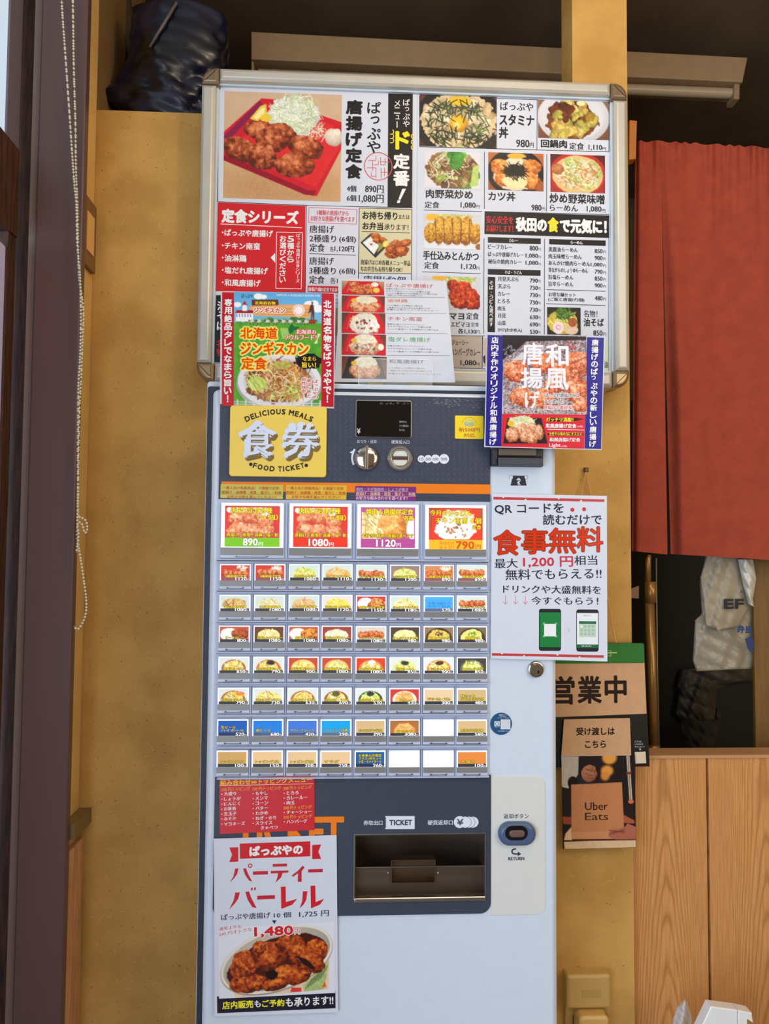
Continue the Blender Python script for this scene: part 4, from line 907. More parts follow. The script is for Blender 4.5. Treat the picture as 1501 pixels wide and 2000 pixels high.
B = Sheet(msR, BY-0.0001)
B.fr(800, 150, .2931)
B.T('PAPPUYA GRAND MENU', 508, 116, 884, 142, (96, 100, 108), b=.01)
p = Pic(B, 64, 126, 578, 470, 1.25, (92, 62, 46), 11)
p.grad((100, 64, 50), (70, 48, 40), .2); p.ell(330, 300, 300, 250, (38, 32, 32)); p.ell(325, 300, 250, 190, (214, 190, 150), edge=.12, tex=.14, ts=7)
p.bits(325, 300, 220, 160, 42, 46, [(232, 212, 176), (222, 196, 150), (200, 196, 130), (240, 224, 190), (196, 170, 120)], tex=.10)
p.ell(330, 162, 76, 32, (236, 190, 40), edge=.15, tex=.1)
p.ell(325, 312, 60, 58, (252, 190, 44), shade=.35); p.ell(312, 325, 16, 18, (255, 240, 180), soft=6)
p.strands(320, 220, 170, 60, 60, 60, 2.0, [(40, 54, 34), (56, 70, 44), (70, 84, 50)], curve=.3); p.strands(330, 410, 210, 50, 70, 60, 2.0, [(36, 46, 30), (54, 66, 40)], curve=.3); p.strands(170, 320, 60, 100, 26, 50, 2.0, [(44, 56, 36)], curve=.3); p.strands(470, 320, 60, 90, 22, 50, 2.0, [(44, 56, 36), (90, 120, 50)], curve=.3)
p.done()
B.line([(64, 126), (1328, 170), (1326, 500)], 1.2, BKc); B.line([(64, 466), (1326, 500)], 1.3, BKc); B.line([(848, 152), (846, 486)], 1.2, BKc); B.line([(64, 126), (64, 466)], 1, BKc)
B.T('ぱっぷや', 602, 168, 822, 226, BKc, b=.02, ser=.5); B.T('スタミナ', 596, 250, 830, 326, BKc, b=.035, ser=.7); B.T('丼', 592, 334, 656, 410, BKc, b=.035, ser=.7); B.T('980', 708, 418, 796, 470, BKc, b=.01, ser=.7); B.T('円', 798, 440, 826, 472, BKc)
p = Pic(B, 854, 160, 1326, 414, 1.25, (150, 110, 90), 12)
p.grad((150, 112, 92), (120, 76, 60), .15); p.ell(1090, 270, 240, 180, (226, 226, 232), shade=.15); p.ell(1085, 270, 205, 150, (214, 216, 224)); p.ell(1080, 300, 170, 120, (120, 66, 32), edge=.15, tex=.3)
p.bits(1090, 280, 160, 110, 40, 36, [(120, 56, 30), (176, 140, 50), (190, 180, 80), (96, 44, 26), (200, 170, 90), (214, 190, 110)], tex=.25); p.bits(1010, 360, 60, 40, 6, 44, [(226, 190, 100), (206, 186, 90)]); p.ell(1140, 175, 30, 18, (238, 226, 180)); p.done()
B.T('回鍋肉', 872, 418, 1048, 474, BKc, b=.04, ser=.6); B.T('定食', 1062, 438, 1160, 486, BKc, b=.02, ser=.5); B.T('1,110', 1190, 452, 1280, 492, BKc, ser=.6); B.T('円', 1282, 468, 1306, 492, BKc)
def bowl(name, box, fn, seed, bg):
    p = Pic(B, *box, 1.25, bg, seed); fn(p); p.done()
def f1(p):
    p.ell(280, 620, 170, 130, (150, 110, 66), edge=.15, tex=.25)
    p.bits(280, 620, 160, 120, 46, 34, [(140, 100, 60), (168, 190, 90), (206, 214, 140), (110, 74, 50), (186, 160, 110), (120, 160, 60)]); p.strands(270, 620, 140, 100, 60, 60, 1.6, [(226, 216, 170), (240, 236, 210), (150, 110, 70)]); p.bits(300, 540, 60, 30, 6, 40, [(80, 160, 60), (120, 190, 80)])
    p.poly([(420, 600), (460, 580), (455, 720), (400, 730)], (180, 206, 110), tex=.1)
bowl('a', (98, 500, 468, 744), f1, 13, (222, 220, 228))
def f2(p):
    p.grad((190, 110, 60), (150, 80, 44), .1); p.ell(705, 640, 190, 160, (32, 28, 32)); p.ell(705, 650, 150, 110, (228, 206, 176), edge=.1, tex=.08)
    for q in ((610, 610, 80, 60, 30), (800, 610, 80, 60, -30), (620, 690, 60, 44, 10), (800, 690, 80, 56, 20)): p.fried(*q, (226, 136, 60), (250, 190, 110), (160, 80, 30))
    p.ell(705, 700, 80, 50, (240, 224, 170), edge=.2, tex=.08); p.ell(700, 580, 60, 34, (244, 222, 190), edge=.2); p.ell(710, 528, 60, 18, (226, 180, 60), edge=.2); p.ell(705, 625, 62, 40, (30, 30, 26), edge=.2); p.strands(705, 630, 75, 52, 70, 40, 1.5, [(24, 24, 22), (44, 44, 36)], curve=.3)
bowl('b', (522, 508, 890, 758), f2, 14, (190, 110, 60))
def f3(p):
    p.grad((90, 30, 26), (170, 50, 40), .1); p.ell(1118, 650, 188, 150, (186, 50, 40)); p.ell(1118, 655, 168, 130, (222, 190, 130), edge=.03, tex=.06)
    p.bits(1130, 650, 140, 100, 34, 26, [(226, 220, 160), (190, 206, 120), (236, 226, 190), (222, 190, 140)]); p.strands(1120, 650, 130, 95, 120, 60, 1.6, [(248, 240, 214), (232, 226, 190), (220, 120, 60), (168, 196, 90)]); p.ell(985, 618, 42, 36, (200, 130, 80), tex=.2, shade=.3)
bowl('c', (936, 520, 1300, 772), f3, 15, (150, 50, 40))
B.line([(496, 500), (496, 880)], 1.2, BKc); B.line([(912, 514), (910, 896)], 1.2, BKc)
B.T('肉野菜炒め', 106, 752, 420, 812, BKc, b=.03, ser=.6); B.T('定食', 98, 830, 198, 876, BKc, b=.02, ser=.5); B.T('1,080', 338, 836, 438, 878, BKc, ser=.6); B.T('円', 440, 854, 464, 878, BKc)
B.T('カツ丼', 522, 766, 704, 828, BKc, b=.03, ser=.6); B.T('980', 810, 852, 876, 892, BKc, ser=.6); B.T('円', 878, 868, 900, 892, BKc)
B.T('炒め野菜味噌', 930, 780, 1298, 846, BKc, b=.03, ser=.6); B.T('らーめん', 932, 852, 1120, 896, BKc, b=.02, ser=.5); B.T('1,080', 1178, 862, 1276, 904, BKc, ser=.6); B.T('円', 1278, 880, 1302, 906, BKc)
B.line([(92, 888), (482, 898)], 1.2, BKc); B.line([(496, 898), (1328, 918)], 1.3, BKc)
B.poly([(498, 898), (1328, 924), (1328, 1074), (496, 1048)], (24, 21, 25))
B.T('安心安全を', 508, 926, 690, 980, (214, 40, 48), b=.02); B.T('お届けします！', 508, 988, 688, 1034, (214, 40, 48), b=.02)
B.T('秋田の', 704, 936, 914, 1034, WH, b=.05); B.T('食', 916, 936, 992, 1036, (236, 220, 50), b=.05); B.T('で元気に！', 998, 946, 1312, 1046, WH, b=.05)
B.fr(810, 400, .2798)
p = Pic(B, 62, 66, 454, 308, 1.25, (214, 216, 220), 16)
p.grad((206, 206, 206), (226, 230, 236), .03); p.strands(250, 90, 140, 30, 80, 50, 1.4, [(216, 206, 110), (190, 190, 80)]); p.ell(120, 92, 44, 22, (240, 184, 50), edge=.2)
for k in range(6):
    x = 100+k*62; p.fried(x+10, 180+(k in (0, 5))*20, 48, 100-(k in (0, 5))*30, 4, (206, 146, 40), (240, 196, 90), (140, 80, 20), edge=.10)
for k in range(5): p.seg(*p.ab(140+k*60, 100), *p.ab(150+k*58, 270), 1.3, (110, 60, 16))
p.ell(446, 290, 24, 22, (150, 100, 50)); p.done()
B.T('手仕込みとんかつ', 56, 324, 446, 388, BKc, b=.03, ser=.6); B.T('定食', 64, 398, 168, 448, BKc, b=.02, ser=.5); B.T('1,120', 322, 412, 426, 454, BKc, ser=.6); B.T('円', 428, 432, 450, 456, BKc); B.line([(50, 468), (458, 480)], 1.2, BKc); B.line([(482, 234), (480, 900)], 1.3, BKc)
p = Pic(B, 62, 500, 454, 728, 1.25, (206, 208, 214), 17)
p.strands(300, 530, 120, 40, 90, 50, 1.4, [(214, 206, 130), (190, 196, 90), (150, 180, 60)]); p.ell(170, 512, 50, 16, (236, 176, 40), edge=.2)
for q in ((270, 570, 50, 40, 60), (330, 590, 80, 56, 10), (290, 640, 60, 50, 40), (380, 640, 70, 60, 10), (400, 690, 60, 40, 0), (310, 690, 60, 36, 10)): p.fried(*q, (190, 46, 14), (236, 110, 50), (110, 20, 8))
p.done()
B.T('チキンマヨ', 66, 750, 344, 800, BKc, b=.04, ser=.6); B.T('定食', 358, 752, 446, 802, BKc, b=.02, ser=.5); B.T('エビマヨ', 250, 814, 380, 854, BKc, b=.03, ser=.5); B.T('定食', 390, 820, 446, 852, BKc, b=.01); B.T('各1,130', 300, 864, 426, 902, BKc, b=.01, ser=.6); B.T('円', 428, 876, 454, 902, BKc)
B.poly([(62, 912), (462, 916), (462, 1140), (62, 1134)], (186, 172, 160)); B.line([(62, 912), (490, 916)], 1.3, BKc); B.line([(470, 916), (468, 1140)], 1.8, BKc); B.line([(62, 1134), (490, 1144)], 1.3, BKc)
B.T('ジューシー', 256, 944, 374, 978, BKc, b=.01, ser=.3); B.T('ハンバーグカレー', 250, 1000, 456, 1056, BKc, b=.01, ser=.3); B.T('1,080', 318, 1084, 426, 1126, BKc, ser=.6); B.T('円', 428, 1102, 450, 1126, BKc)
B.rect(508, 230, 878, 270, (24, 21, 25)); B.T('カレー', 656, 238, 718, 262, WH, b=.03); B.rect(936, 244, 1330, 282, (24, 21, 25)); B.T('らーめん', 1086, 252, 1170, 276, WH, b=.03)
for t, y, xe, pr, xp in (('ビーフカレー', 292, 678, '800', 800), ('ぱっぷや唐揚げカレー', 346, 756, '1,080', 772), ('秘伝の焼肉カレー', 396, 744, '1,080', 772)):
    B.T(t, 510, y-16, xe, y+18, BKc, b=.01, ser=.35); B.T(pr, xp, y-6, 858, y+28, BKc, ser=.5); B.T('円', 860, y+10, 878, y+28, BKc, b=0)
B.rect(508, 452, 876, 492, (24, 21, 25)); B.T('そば・うどん', 626, 460, 746, 484, WH, b=.02); B.poly([(508, 502), (560, 504), (558, 890), (506, 888)], (24, 21, 25)); B.T('そば・うどん選べます', 518, 530, 546, 850, WH, b=.02, v=True)
for i, (t, pr) in enumerate([('月見天ぷら', '790'), ('天ぷら', '730'), ('カレー', '730'), ('とろろ', '730'), ('肉玉', '730'), ('月見', '630'), ('山菜', '690'), ('かけ(わかめ入)', '530')]):
    y = 520+i*51; xe = 576+[146, 90, 86, 84, 56, 58, 58, 170][i]; B.T(t, 578, y-17, xe, y+15, BKc, b=.01, ser=.35); B.T(pr, 802, y-6, 856, y+24, BKc, ser=.5); B.T('円', 858, y+4, 876, y+24, BKc, b=0)
B.line([(904, 238), (902, 906)], 1.3, BKc)
for i, (t, pr, xe) in enumerate([('黒醤油らーめん', '850', 1136), ('肉玉味噌らーめん', '900', 1164), ('あんかけ焼肉らーめん', '1,080', 1222), ('昔ながらのしょうゆらーめん', '790', 1206), ('旨塩らーめん', '850', 1104), ('旨辛らーめん', '900', 1104)]):
    y = 312+i*48; B.T(t, 932, y-16, xe, y+18, BKc, b=.01, ser=.35); B.T(pr, 1254 if len(pr) < 4 else 1226, y-4, 1308, y+26, BKc, ser=.5); B.T('円', 1312, y+8, 1332, y+27, BKc, b=0)
B.line([(918, 592), (1330, 604)], 1.3, BKc); B.T('お得な麺セット', 932, 612, 1122, 642, BKc, ser=.3); B.T('(ご飯と唐揚げ2個)', 930, 648, 1182, 678, BKc, ser=.3); B.T('480', 1254, 636, 1308, 668, BKc, ser=.5); B.T('円', 1312, 648, 1332, 668, BKc, b=0); B.line([(916, 690), (1330, 704)], 1.3, BKc)
p = Pic(B, 922, 716, 1156, 908, 1.2, (34, 30, 28), 18)
p.ell(1030, 820, 105, 85, (206, 180, 70), edge=.1, tex=.2); p.strands(1030, 810, 100, 70, 90, 50, 1.5, [(236, 216, 110), (206, 180, 60), (240, 230, 170)]); p.strands(1040, 760, 60, 36, 50, 60, 1.6, [(60, 110, 30), (40, 70, 24), (110, 150, 50)]); p.ell(1000, 860, 36, 44, (240, 226, 226)); p.ell(1000, 856, 18, 18, (226, 150, 190)); p.ell(1002, 856, 11, 11, (240, 226, 226)); p.ell(1090, 870, 48, 36, (226, 196, 170), tex=.06, edge=.05); p.ell(1100, 820, 30, 30, (170, 90, 50), edge=.2, tex=.2); p.done()
B.T('名物！', 1178, 736, 1272, 784, BKc, b=.0, ser=.3); B.T('油そば', 1176, 792, 1318, 850, BKc, b=.03, ser=.5); B.T('850', 1244, 876, 1308, 914, BKc, ser=.6); B.T('円', 1312, 892, 1334, 916, BKc, b=0)
B.rect(1316, 940, 1352, 1160, (206, 222, 206)); B.line([(1352, 100), (1350, 1160)], 1.0, (70, 66, 66)); B.T('油', 1318, 1090, 1346, 1140, (60, 80, 60))
B.rect(474, 930, 500, 1130, (196, 182, 168)); B.poly([(474, 1060), (490, 1050), (490, 1110), (478, 1100)], (40, 26, 26))
B.done()

# ------------------------------------------------------------------ laminated flyer, Hokkaido dish
fl = quad_slab('paper_flyer', [(431, 569), (655, 573), (652, 798), (429, 789)], -0.0050, -0.0046, M_lam)
fl = tag(fl, 'red-bordered laminated stir-fry flyer hanging just above the yellow food ticket plate', 'flyer')
C = Sheet(fl, -0.0050, tilt=math.radians(.6), material=GLOSS); C.fr(370, 540, .2065)
DR = (190, 26, 44)
C.poly([(308, 148), (420, 150), (418, 1228), (304, 1224)], DR); C.poly([(1248, 158), (1366, 162), (1362, 1236), (1246, 1230)], DR)
C.T('専用絶品タレでなまら旨い！', 326, 208, 400, 1195, WH, b=.045, v=True); C.T('北海道名物をぱっぷやで！', 1264, 222, 1342, 1198, WH, b=.045, v=True)
p = Pic(C, 420, 150, 1247, 1230, 1.2, (90, 170, 220), 21)
p.grad((92, 172, 226), (214, 236, 246), .03)
def below(y, col, tex=.15):
    _, yy = p.ab(0, y); p.mixin(np.clip((p.Y-yy)/1.2+.5, 0, 1), np.clip(np.multiply.outer(1+tex*2*(p.n(10)-.5), np.array(col, float)), 0, 255))
for (x, y, r) in ((650, 190, 40), (700, 195, 30), (1130, 260, 46), (1180, 250, 40), (1210, 300, 50), (450, 270, 36), (1090, 280, 30)): p.ell(x, y, r, r*.7, (244, 248, 252), edge=.15)
p.bits(830, 424, 410, 16, 26, 30, [(60, 120, 90), (70, 130, 60)])
below(440, (84, 160, 46)); p.ell(830, 560, 420, 90, (96, 172, 54), tex=.12, soft=40)
# board sign, church, statue, sheep
p.poly([(590, 270), (1130, 262), (1150, 280), (1136, 392), (960, 380), (610, 372), (560, 300)], (232, 172, 110), tex=.06)
for y in (300, 330, 356): p.seg(*p.ab(600, y), *p.ab(1130, y+8), 1.0, (190, 120, 66))
p.poly([(585, 222), (836, 218), (840, 272), (588, 278)], (104, 54, 24)); p.ell(1030, 318, 56, 54, (250, 246, 240)); p.ell(1030, 318, 46, 45, (214, 90, 90)); p.ell(1030, 318, 42, 41, (250, 240, 236))
p.poly([(436, 430), (436, 340), (600, 340), (600, 430)], (244, 246, 250)); p.poly([(430, 350), (446, 322), (600, 322), (606, 350)], (170, 30, 30)); p.poly([(498, 330), (498, 290), (518, 240), (542, 290), (542, 330)], (240, 242, 248)); p.poly([(494, 272), (518, 230), (544, 272)], (190, 40, 40))
for x in range(445, 600, 26): p.seg(*p.ab(x, 360), *p.ab(x, 384), 1.6, (80, 110, 170))
p.poly([(1132, 404), (1186, 404), (1192, 446), (1126, 446)], (150, 60, 30)); p.poly([(1146, 404), (1150, 330), (1120, 350), (1140, 268), (1156, 258), (1170, 266), (1178, 330), (1176, 404), (1166, 404), (1161, 345), (1156, 404)], (86, 52, 38)); p.ell(1158, 246, 9, 11, (92, 58, 42))
for x in (585, 655, 735, 810, 885, 950, 1030, 1100): p.ell(x, 425, 27, 17, (214, 214, 200), edge=.1, shade=.2); p.ell(x-22, 420, 8, 8, (70, 66, 60)); p.seg(*p.ab(x-12, 440), *p.ab(x-12, 452), 1.2, (60, 50, 40)); p.seg(*p.ab(x+14, 440), *p.ab(x+14, 452), 1.2, (60, 50, 40))
p.poly([(925, 520), (945, 470), (965, 440), (990, 475), (1040, 470), (1020, 500), (985, 512), (970, 535), (935, 540)], (20, 110, 60))
for k in range(9): p.seg(*p.ab(860+k*8, 490), *p.ab(880+k*9, 585), .9, (214, 230, 150)); p.seg(*p.ab(1236-k*3, 540), *p.ab(1180+k*3, 630), .9, (226, 236, 190))
# plate
p.ell(850, 1010, 405, 270, (168, 170, 176)); p.ell(850, 990, 392, 255, (226, 228, 232)); p.ell(850, 985, 340, 215, (206, 208, 214)); p.ell(850, 1000, 318, 195, (150, 100, 66), edge=.2, tex=.2)
p.bits(850, 1000, 290, 180, 34, 52, [(140, 84, 50), (120, 66, 40), (170, 110, 70), (190, 196, 90), (206, 150, 90)]); p.strands(850, 960, 280, 170, 150, 130, 1.9, [(232, 206, 150), (206, 160, 100), (226, 150, 80), (150, 90, 50), (240, 226, 180)], curve=.9)
p.ell(640, 1015, 92, 66, (190, 206, 90), edge=.12, tex=.1); p.strands(640, 1015, 76, 52, 26, 100, 1.2, [(222, 230, 150), (160, 186, 70)], ang=60, spread=40); p.ell(985, 1100, 60, 70, (160, 190, 70), rot=50, edge=.15, tex=.1); p.ell(790, 1140, 50, 28, (170, 186, 90), edge=.3, tex=.2); p.strands(900, 1080, 200, 110, 60, 110, 1.8, [(232, 206, 150), (200, 140, 80), (160, 96, 54), (206, 214, 130)], curve=.9); p.ell(870, 840, 90, 40, (190, 176, 90), edge=.25, tex=.2)
p.ell(1125, 800, 128, 72, (26, 18, 22), edge=.22, es=4)
for y in (1194, 1216): p.seg(*p.ab(420, y-6), *p.ab(1246, y+6), 2.0, (206, 210, 216))
for x in range(455, 1246, 78): p.seg(*p.ab(x, 1172), *p.ab(x, 1236), 2.6, (210, 214, 220))
p.done('printed_picture')
C.T('ぱっぷや', 490, 166, 600, 202, (50, 30, 36), b=.02); C.ring(462, 182, 19, 5, (214, 60, 70)); C.T('PAPPUYA × HOKKAIDO BUSSAN FAIR', 822, 168, 1235, 190, WH, b=.01)
C.T('北海道名物', 615, 234, 812, 268, (250, 216, 60), b=.04); C.T('ジンギスカン', 605, 292, 905, 348, (206, 80, 50), b=.05, ol=[((250, 246, 240), 1.4)])
for w in ([(1000, 300), (1024, 300), (1024, 340)], [(1010, 320), (1044, 320)], [(1036, 296), (1036, 346)], [(1046, 308), (1060, 308)]): C.line(w, .8, (206, 80, 80))
OY, OR = (252, 214, 40), (226, 70, 14)
for t, b_ in (('北海道', (480, 480, 830, 590)), ('ジンギスカン', (480, 618, 1125, 744)), ('定食', (488, 764, 732, 884))):
    C.T(t, *b_, OR, b=.03, ol=[((250, 250, 220), 3.2), (OY, 2.2)])
C.T('北海道の', 1005, 500, 1196, 546, WH, b=.03, ol=[((206, 50, 40), 1)]); C.T('ソウルフード！', 895, 550, 1200, 600, WH, b=.03, ol=[((206, 50, 40), 1)])
C.T('なまら', 1068, 756, 1196, 800, OY, b=.03); C.T('旨い！', 1062, 810, 1196, 864, OY, b=.04)
C.T('ぱっぷやの', 1160, 974, 1216, 1160, (200, 50, 40), b=.03, v=True, ol=[(WH, 1)]); C.T('絶品タレと', 1112, 964, 1152, 1150, (200, 50, 40), b=.03, v=True, ol=[(WH, 1)]); C.T('相性抜群！', 1060, 954, 1102, 1140, (200, 50, 40), b=.03, v=True, ol=[(WH, 1)])
C.done()

# ------------------------------------------------------------------ white flyer bent back in an acrylic stand
def fy(py): t = np.clip((748-py)/200.0, -0.1, 1.2); return 0.055+0.020*t+0.055*t*t
v = []; f = []
n = 22; Lf = [(661, 545), (659, 645), (652, 746)]; Rt = [(871, 551), (880, 650), (888, 746)]
def lerp(T, py):
    for a_, b_ in zip(T[:-1], T[1:]):
        if py <= b_[1] or b_ is T[-1]: t = (py-a_[1])/(b_[1]-a_[1]); return a_[0]+(b_[0]-a_[0])*t
for i in range(n+1):
    t = i/n; yl = 543+203*t; yr = 549+198*t; a_ = P(lerp(Lf, yl), yl, fy(yl)); b_ = P(lerp(Rt, yr), yr, fy(yr))
    for q, dy in ((a_, 0), (b_, 0), (a_, .0005), (b_, .0005)): v.append((q[0], q[1]+dy, q[2]))
    if i:
        k = 4*i; f += [(k-4, k, k+1, k-3), (k-2, k-1, k+3, k+2), (k-4, k-2, k+2, k), (k-3, k+1, k+3, k-1)]
f += [(0, 1, 3, 2), (4*n, 4*n+2, 4*n+3, 4*n+1)]
wf = tag(mesh_obj('paper_flyer', v, f, M_paper), 'white flyer listing five fried chicken dishes, curling back in a clear stand on the machine', 'flyer')
D = Sheet(wf, lambda py: float(fy(py)), material=GLOSS); D.fr(640, 530, .2132)
def tray(y0, y1, seed, kind):
    xr_ = 516+(y0-90)/700*22; p = Pic(D, 126, y0, xr_, y1, 1.15, (120, 70, 60), seed)
    p.grad((196, 160, 120) if kind == 0 else (110, 60, 54), (140, 70, 60), .1)
    h = y1-y0; cy = (y0+y1)/2
    if kind < 4:
        p.poly([(190, y0), (xr_-60, y0), (xr_, y0+h*.75), (xr_, y1), (126, y1), (126, y0+h*.8)], (214, 30, 46)); p.seg(*p.ab(205, y0+h*.25), *p.ab(175, y1-h*.2), 1.0, (246, 150, 150))
    else: p.poly([(190, y0), (xr_-70, y0), (xr_, y1), (126, y1)], (40, 32, 34))
    if kind == 0:
        for q in ((235, 125), (320, 150), (390, 140), (250, 175), (380, 185), (300, 185)): p.fried(q[0], q[1], 52, 30, 0, (214, 110, 66), (246, 176, 120), (130, 50, 30))
        p.ell(430, 118, 34, 20, (246, 240, 230)); p.ell(445, 170, 30, 24, (240, 206, 90))
    else:
        p.ell(340, y0+h*.3, 110, h*.3, (236, 232, 206), edge=.15, tex=.1); p.ell(238, y0+h*.3, 26, 20, (240, 190, 60))
        if kind == 2:
            p.ell(335, y0+h*.6, 140, h*.4, (232, 224, 214), edge=.2, tex=.1); p.strands(335, y0+h*.58, 120, h*.34, 60, 60, 1.8, [(250, 248, 244), (246, 240, 230)], ang=60, spread=50, curve=.2); p.bits(350, y0+h*.6, 100, h*.25, 14, 10, [(150, 60, 50), (170, 80, 60)])
        else:
            c3 = {1: ((226, 150, 110), (250, 214, 180), (170, 80, 50)), 3: ((222, 160, 130), (246, 226, 206), (160, 96, 80)), 4: ((224, 160, 120), (248, 210, 170), (150, 84, 50))}[kind]
            for q in ((250, .62), (340, .72), (430, .62), (290, .8), (400, .8)): p.fried(q[0], y0+h*q[1], 56, h*.24, 0, *c3)
            if kind == 3: p.bits(340, y0+h*.6, 110, h*.2, 22, 12, [(240, 238, 226), (110, 120, 80), (236, 228, 214)]); p.ell(485, y0+h*.6, 28, 30, (246, 240, 226))
    p.done()
for i, (y0, y1) in enumerate([(90, 216), (224, 374), (380, 568), (576, 768), (780, 984)]): tray(y0, y1, 40+i, i)
for t, y0, y1, xa, xb, c_ in (('ぱっぷや唐揚げ', 112, 150, 536, 962, (214, 60, 60)), ('油淋鶏', 252, 284, 542, 728, (222, 130, 80)), ('チキン南蛮', 416, 454, 550, 862, (190, 90, 90)), ('塩ダレ唐揚げ', 602, 646, 552, 938, (84, 170, 90)), ('和風唐揚げ', 804, 846, 560, 880, (70, 84, 120))): D.T(t, xa, y0, xb, y1, c_, b=.0)
for y, xa, xb in ((236, 520, 1072), (382, 528, 1085), (568, 536, 1098), (770, 540, 1116)): D.line([(xa, y), (xb, y+3)], .8, (110, 112, 120))
body = ['定番の人気ナンバーワンメニュー！', 'サクサク衣とジューシーな鶏もも肉', 'ニンニク醤油ベースの特製ダレに漬け込み', '一度食べたらやみつきになる味わいです']
for ys, x0_ in (((162, 184, 204, 220), 532), ((314, 336, 354), 538), ((486, 508, 532), 544), ((684, 710, 736), 548), ((886, 912, 940), 554)):
    for k, y in enumerate(ys): D.T(body[(k+x0_) % 4], x0_, y-7, x0_+330+(k % 3)*70, y+7, (96, 98, 108), b=0)
D.done()
b = MB(); x0, z0, x1, z1 = prect(700, 702, 843, 757, 0.035); zt_ = ztop+0.0005
b.prism(rr(x0, zt_, x1, z1, 0.010, 6, (0, 0, 1, 1)), 0.034, 0.0365)
b.prism([(x0, zt_), (x1, zt_), (x1, zt_+0.0025), (x0, zt_+0.0025)], 0.0366, 0.13)
bx = XW(665, 745, 0.08); b.box(x0, x1, 0.128, 0.131, zt_+0.0026, zt_+0.11)
st = tag(b.obj('acrylic_stand', M_clear), 'clear acrylic leaflet stand on top of the ticket machine holding the white flyer', 'stand')
o = MB()
pts = [(x, 0.0335, z) for x, z in rr(x0, zt_+.001, x1, z1, 0.010, 6, (0, 0, 1, 1))]
o.tube(pts+[pts[0]], 0.0007, 5); o.obj('polished_edge', mat('bright_acrylic_edge', (226, 232, 232), 0.1, spec=0.8), st)
for px in (718, 800):
    q = prect(px, 749, px+30, 757, 0.0335); MB().box(q[0], q[2], 0.0325, 0.0335, zt_+0.0003, zt_+0.0065).obj('tape', mat('olive_tape', (150, 136, 96), 0.3), st)

# ------------------------------------------------------------------ blue flyer
bf = tag(quad_slab('paper_flyer', [(951, 653), (1181, 658), (1174, 879), (945, 873)], -0.0262, -0.0258, M_lam), 'blue-edged laminated fried chicken flyer hanging over the bill slot', 'flyer')
E_ = Sheet(bf, -0.0262, tilt=math.radians(.4), material=GLOSS); E_.fr(900, 640, .2132); BL = (38, 34, 140)
E_.poly([(242, 66), (390, 70), (368, 1088), (222, 1084)], BL); E_.poly([(1152, 86), (1308, 92), (1282, 1112), (1130, 1108)], BL)
for t, (xa, xb), (xc, xd), y0, y1 in (('店内手作りオリジナル和風唐揚げ', (278, 344), (258, 326), 82, 1080), ('唐揚げのぱっぷやの新しい唐揚げ', (1196, 1260), (1172, 1236), 104, 1100)):
    n = len(t)
    for i, ch in enumerate(t):
        f_ = (i+.5)/n; x_ = xa+(xc-xa)*f_; ya = y0+(y1-y0)*i/n; st_ = (y1-y0)/n; k = .66 if ch == 'っ' else .92
        E_.T(ch, x_+(1-k)*20*(k < .9), ya+2, x_+(xb-xa)*(k/.92), ya+st_*k, WH, b=.035)
p = Pic(E_, 384, 72, 1150, 790, 1.2, (150, 130, 136), 31)
p.grad((120, 104, 116), (168, 150, 156), .15)
# tapering left and right margins follow the sheet
f1_, f2_ = p.n(3.2, 2), p.n(2.2, 2); mix = np.clip((f1_-.42)*5, 0, 1); p.mixin(mix*.7, (214, 196, 196)); p.mixin(np.clip((f2_-.55)*6, 0, 1)*.7, (60, 50, 62))
for q in ((500, 400, 110, 100), (760, 330, 120, 100), (930, 420, 120, 110), (1080, 330, 110, 120), (560, 640, 110, 90), (760, 650, 120, 90), (1050, 560, 110, 120), (860, 520, 90, 80), (1090, 700, 80, 70)): p.fried(q[0], q[1], q[2], q[3], 0, (222, 120, 76), (250, 206, 170), (160, 60, 34), edge=.3, ts=5.5)
p.mixin(np.clip((p.n(2.4, 2)-.62)*8, 0, 1)*.55, (250, 230, 214))
p.poly([(380, 66), (1156, 80), (1156, 108), (600, 128), (500, 220), (380, 300)], (34, 28, 36)); p.bits(450, 220, 60, 60, 26, 7, [(170, 170, 186), (110, 120, 140)])
p.poly([(470, 300), (560, 230), (620, 210), (560, 300)], (206, 206, 214)); p.seg(*p.ab(1150, 262), *p.ab(1000, 330), 1.6, (120, 66, 60)); p.seg(*p.ab(1150, 370), *p.ab(1040, 430), 1.6, (120, 66, 60))
p.done('printed_picture')
for t, bb in (('和', (772, 150, 985, 358)), ('風', (770, 372, 985, 572)), ('唐', (558, 136, 752, 342)), ('揚', (545, 364, 748, 556)), ('げ', (582, 580, 722, 742))): E_.T(t, *bb, (236, 236, 244), b=.024, ser=.7)
sr = (200, 50, 56)
E_.ring(990, 178, 84, 8, sr); E_.ring(990, 178, 70, 3, sr); E_.T('新登場', 930, 160, 1050, 200, sr, b=.03); E_.T('名物', 960, 120, 1020, 150, sr)
E_.T('ぱっぷや唐揚げとは', 765, 600, 1082, 640, BKc, b=.02, ol=[(WH, .9)]); E_.T('また違った', 765, 656, 940, 694, BKc, b=.02, ol=[(WH, .9)]); E_.T('唐揚げの新提案。', 757, 710, 1030, 752, sr, b=.02, ol=[(WH, .9)])
E_.poly([(376, 788), (1136, 796), (1128, 1110), (368, 1090)], (216, 44, 58))
p = Pic(E_, 384, 800, 790, 1070, 1.2, (216, 44, 58), 32)
p.poly([(424, 832), (736, 826), (790, 1060), (384, 1064)], (42, 34, 40), tex=.1); p.ell(560, 870, 120, 64, (226, 224, 180), edge=.2, tex=.12); p.strands(560, 860, 110, 50, 50, 60, 1.2, [(240, 240, 214), (206, 214, 150)]); p.ell(455, 880, 30, 26, (240, 190, 50))
